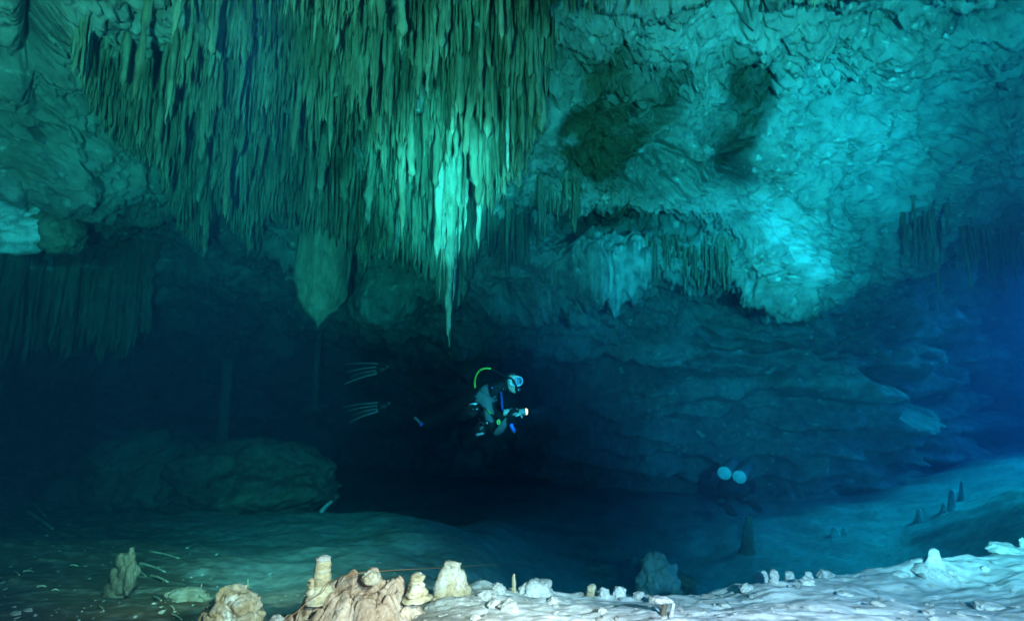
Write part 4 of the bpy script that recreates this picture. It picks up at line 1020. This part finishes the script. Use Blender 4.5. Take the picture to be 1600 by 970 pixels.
# lamp in the hand
lh = at(821, 643, 5.62); lb_ = at(786, 645, 5.6); ax = (lh-lb_)/np.linalg.norm(lh-lb_)
lamp = empty('dive_lamp', lb_, 'lit dive lamp in the hand of the side-on diver, warm glowing head', 'lamp')
cyl('lamp_body', lb_, lb_+ax*.16, .045, GLOVE, lamp, 18, [(0, .5), (.08, .9), (.5, 1), (1, .8)], base=lb_)
cyl('lamp_head', lb_+ax*.16, lh, .042, plain_mat('lamp_metal', (.3, .34, .34), .4), lamp, 20, [(0, .55), (.3, .7), (.7, .9), (1, 1)], base=lb_)
hp_ = cyl('handle', at(798, 639, 5.6), at(808, 640, 5.55), .014, WHITE, lamp, 10, base=lb_)
cyl('clamp', at(806, 650, 5.56), at(814, 646, 5.56), .012, WHITE, lamp, 10, base=lb_)
mE, NE, LE, BE = nodes_mat('lamp_glow'); BE.inputs['Base Color'].default_value = (1, .8, .5, 1); BE.inputs['Emission Color'].default_value = (1, .17, .09, 1); BE.inputs['Emission Strength'].default_value = 1.5
V, F = ICO[3]; link('bulb', mesh_np('bulb', np.array([lh-lb_+ax*.008+np.array([a*.022, b*.03, c*.038]) for a, b, c in V]), F), mE, lamp)
ld = bpy.data.lights.new('lamp_beam', 'SPOT'); ld.energy = 8; ld.spot_size = R(70); ld.color = (1, .8, .6); ld.shadow_soft_size = .02
lo = bpy.data.objects.new('lamp_beam', ld); COL.objects.link(lo); lo.parent = lamp; lo.location = lh-lb_+ax*.06; lo.rotation_euler = Vector(ax).to_track_quat('-Z', 'Y').to_euler()
# small gear
c0, c1 = at(798, 662, 5.5), at(803.5, 674, 5.5); o = empty('backup_lamp', c0, 'bright blue backup lamp hanging under the hand of the side-on diver', 'lamp')
cyl('barrel', c0, c1, .023, BLUE, o, 14, [(0, .8), (.08, 1), (.9, 1), (1, .9)], base=c0); cyl('tail_clip', c1, c1+(c1-c0)*.18, .008, STEEL, o, 8, base=c0)
c0 = at(779, 659, 5.52); o = empty('reel', c0, 'small green finger spool at the belly of the side-on diver', 'spool')
tube_obj('flange', [np.array([.016*math.cos(t), -.01, .024*math.sin(t)]) for t in np.linspace(0, 6.28, 16)], .008, GREEN, o, 6, base=(0, 0, 0)); cyl('core', c0, c0+[0, .03, 0], .011, YEL, o, 10, base=c0)
c0, c1 = at(648, 652, 6.0), at(655, 659, 6.0); o = empty('marker_lamp', c0, 'striped marker lamp with a blue bulb strapped to the thigh of the side-on diver', 'lamp')
cyl('barrel', c0, c1, .013, RUBBER, o, 12, base=c0)
for t in (.05, .35, .65, .95): cyl('stripe', c0+(c1-c0)*(t-.06), c0+(c1-c0)*(t+.06), .0185, WHITE, o, 12, base=c0)
V, F = ICO[3]; link('blue_tip', mesh_np('blue_tip', np.array([c1-c0+(c1-c0)*.42+v*.029 for v in V]), F), BLUE, o)

# --- the diver seen from behind
b2 = at(1146, 758, 8.0)
d2 = empty('person', b2, 'diver seen from behind in the blue haze, twin tanks with pale bases on the back', 'person')
js = [J(1146, 764, 8.0, (.19, .15)), J(1148, 756, 8.25, (.18, .15)), J(1151, 748, 8.55, (.2, .16)), J(1153, 744, 8.75, .08), J(1154, 742, 8.9, .11),
      J(1134, 758, 7.62, .1), J(1128, 782, 8.1, .085), J(1124, 780, 7.72, .06), J(1124, 782, 7.62, .045),
      J(1156, 768, 7.95, .11), J(1163, 782, 8.1, .085), J(1164, 777, 7.72, .06), J(1164, 778, 7.62, .045),
      J(1132, 750, 8.55, .08), J(1124, 762, 8.65, .06), J(1128, 770, 8.85, .045), J(1171, 750, 8.55, .08), J(1178, 762, 8.65, .06), J(1174, 770, 8.85, .045)]
ed = [(0,1),(1,2),(2,3),(3,4),(0,5),(5,6),(6,7),(7,8),(0,9),(9,10),(10,11),(11,12),(2,13),(13,14),(14,15),(2,16),(16,17),(17,18)]
link('body', skin_mesh('drysuit_body', rel(js, b2), ed, 0, 2), SUIT, d2)
for (px, py) in ((1128, 770), (1174, 770)): hand('glove', b2, at(px, py, 8.85), (0, 1, -.2), (0, 0, -1), SUIT, d2, .6)
V, F = ICO[4]
hc2 = at(1154, 742, 8.92)-b2
link('hood', mesh_np('hood', np.array([hc2+[a*.11, b*.12, c*.13] for a, b, c in V]), F), HOOD, d2)
for s, (px, py) in ((0, (1124, 783)), (1, (1163, 779))):
    a = at(px, py, 7.62); w_ = np.array([.05, 0, 0])
    fin(d2, b2, a-w_*1+[0, -.1, 0], a+w_*1+[0, -.1, 0.01], [a+[-.075, -.45, -.06], a+[-.03, -.5, -.07], a+[.03, -.5, -.07], a+[.075, -.45, -.06]], a, 7.6, RUBBER)
TB = plain_mat('tank_grey', (.17, .19, .2), .45)
tank(at(1131.5, 739, 7.75), at(1147, 722, 8.3), .102, 'left tank of the twin set, its pale base partly hidden by the diver', TB, grp=None, basemat=TANKBASE)
tank(at(1155, 745, 7.75), at(1168, 726, 8.3), .102, 'right tank of the twin set, its whole round pale base in view', TB, grp=None, basemat=TANKBASE)
hz_ = tube_obj('hose', spline([at(1166, 724, 8.25), at(1180, 722, 8.2), at(1182, 736, 8.05), at(1170, 750, 7.95)], 24), .011, TB, None, 8)
tag(hz_, 'looping hose at the right side of the twin tanks', 'hose')

# ------------------------------------------------------------------ the water itself
def haze():
    lo, hi = np.array([-22, -20, -5.2]), np.array([40, 34, 6.2])
    V = [(x, y, z) for x in (lo[0], hi[0]) for y in (lo[1], hi[1]) for z in (lo[2], hi[2])]
    F = [(0, 1, 3, 2), (4, 6, 7, 5), (0, 4, 5, 1), (2, 3, 7, 6), (0, 2, 6, 4), (1, 5, 7, 3)]
    me = bpy.data.meshes.new('haze'); me.from_pydata(V, [], F); me.update()
    m = bpy.data.materials.new('cave_water'); m.use_nodes = True; N, L = m.node_tree.nodes, m.node_tree.links
    for n in list(N): N.remove(n)
    out = N.new('ShaderNodeOutputMaterial'); pv = N.new('ShaderNodeVolumePrincipled'); L.new(pv.outputs[0], out.inputs['Volume'])
    dens = .4
    pv.inputs['Density'].default_value = dens
    sig_s = np.array([.001, .015, .047]); sig_a = np.array([.36, .078, .031])
    colr = sig_s/dens; ac = (1-sig_a/dens/(1-colr))**2
    pv.inputs['Color'].default_value = (*colr, 1); pv.inputs['Absorption Color'].default_value = (*ac, 1)
    pv.inputs['Anisotropy'].default_value = .8
    m.cycles.homogeneous_volume = True
    o = link('haze', me, m); tag(o, 'clear teal cave water fading to deep blue', kind='stuff')
haze()
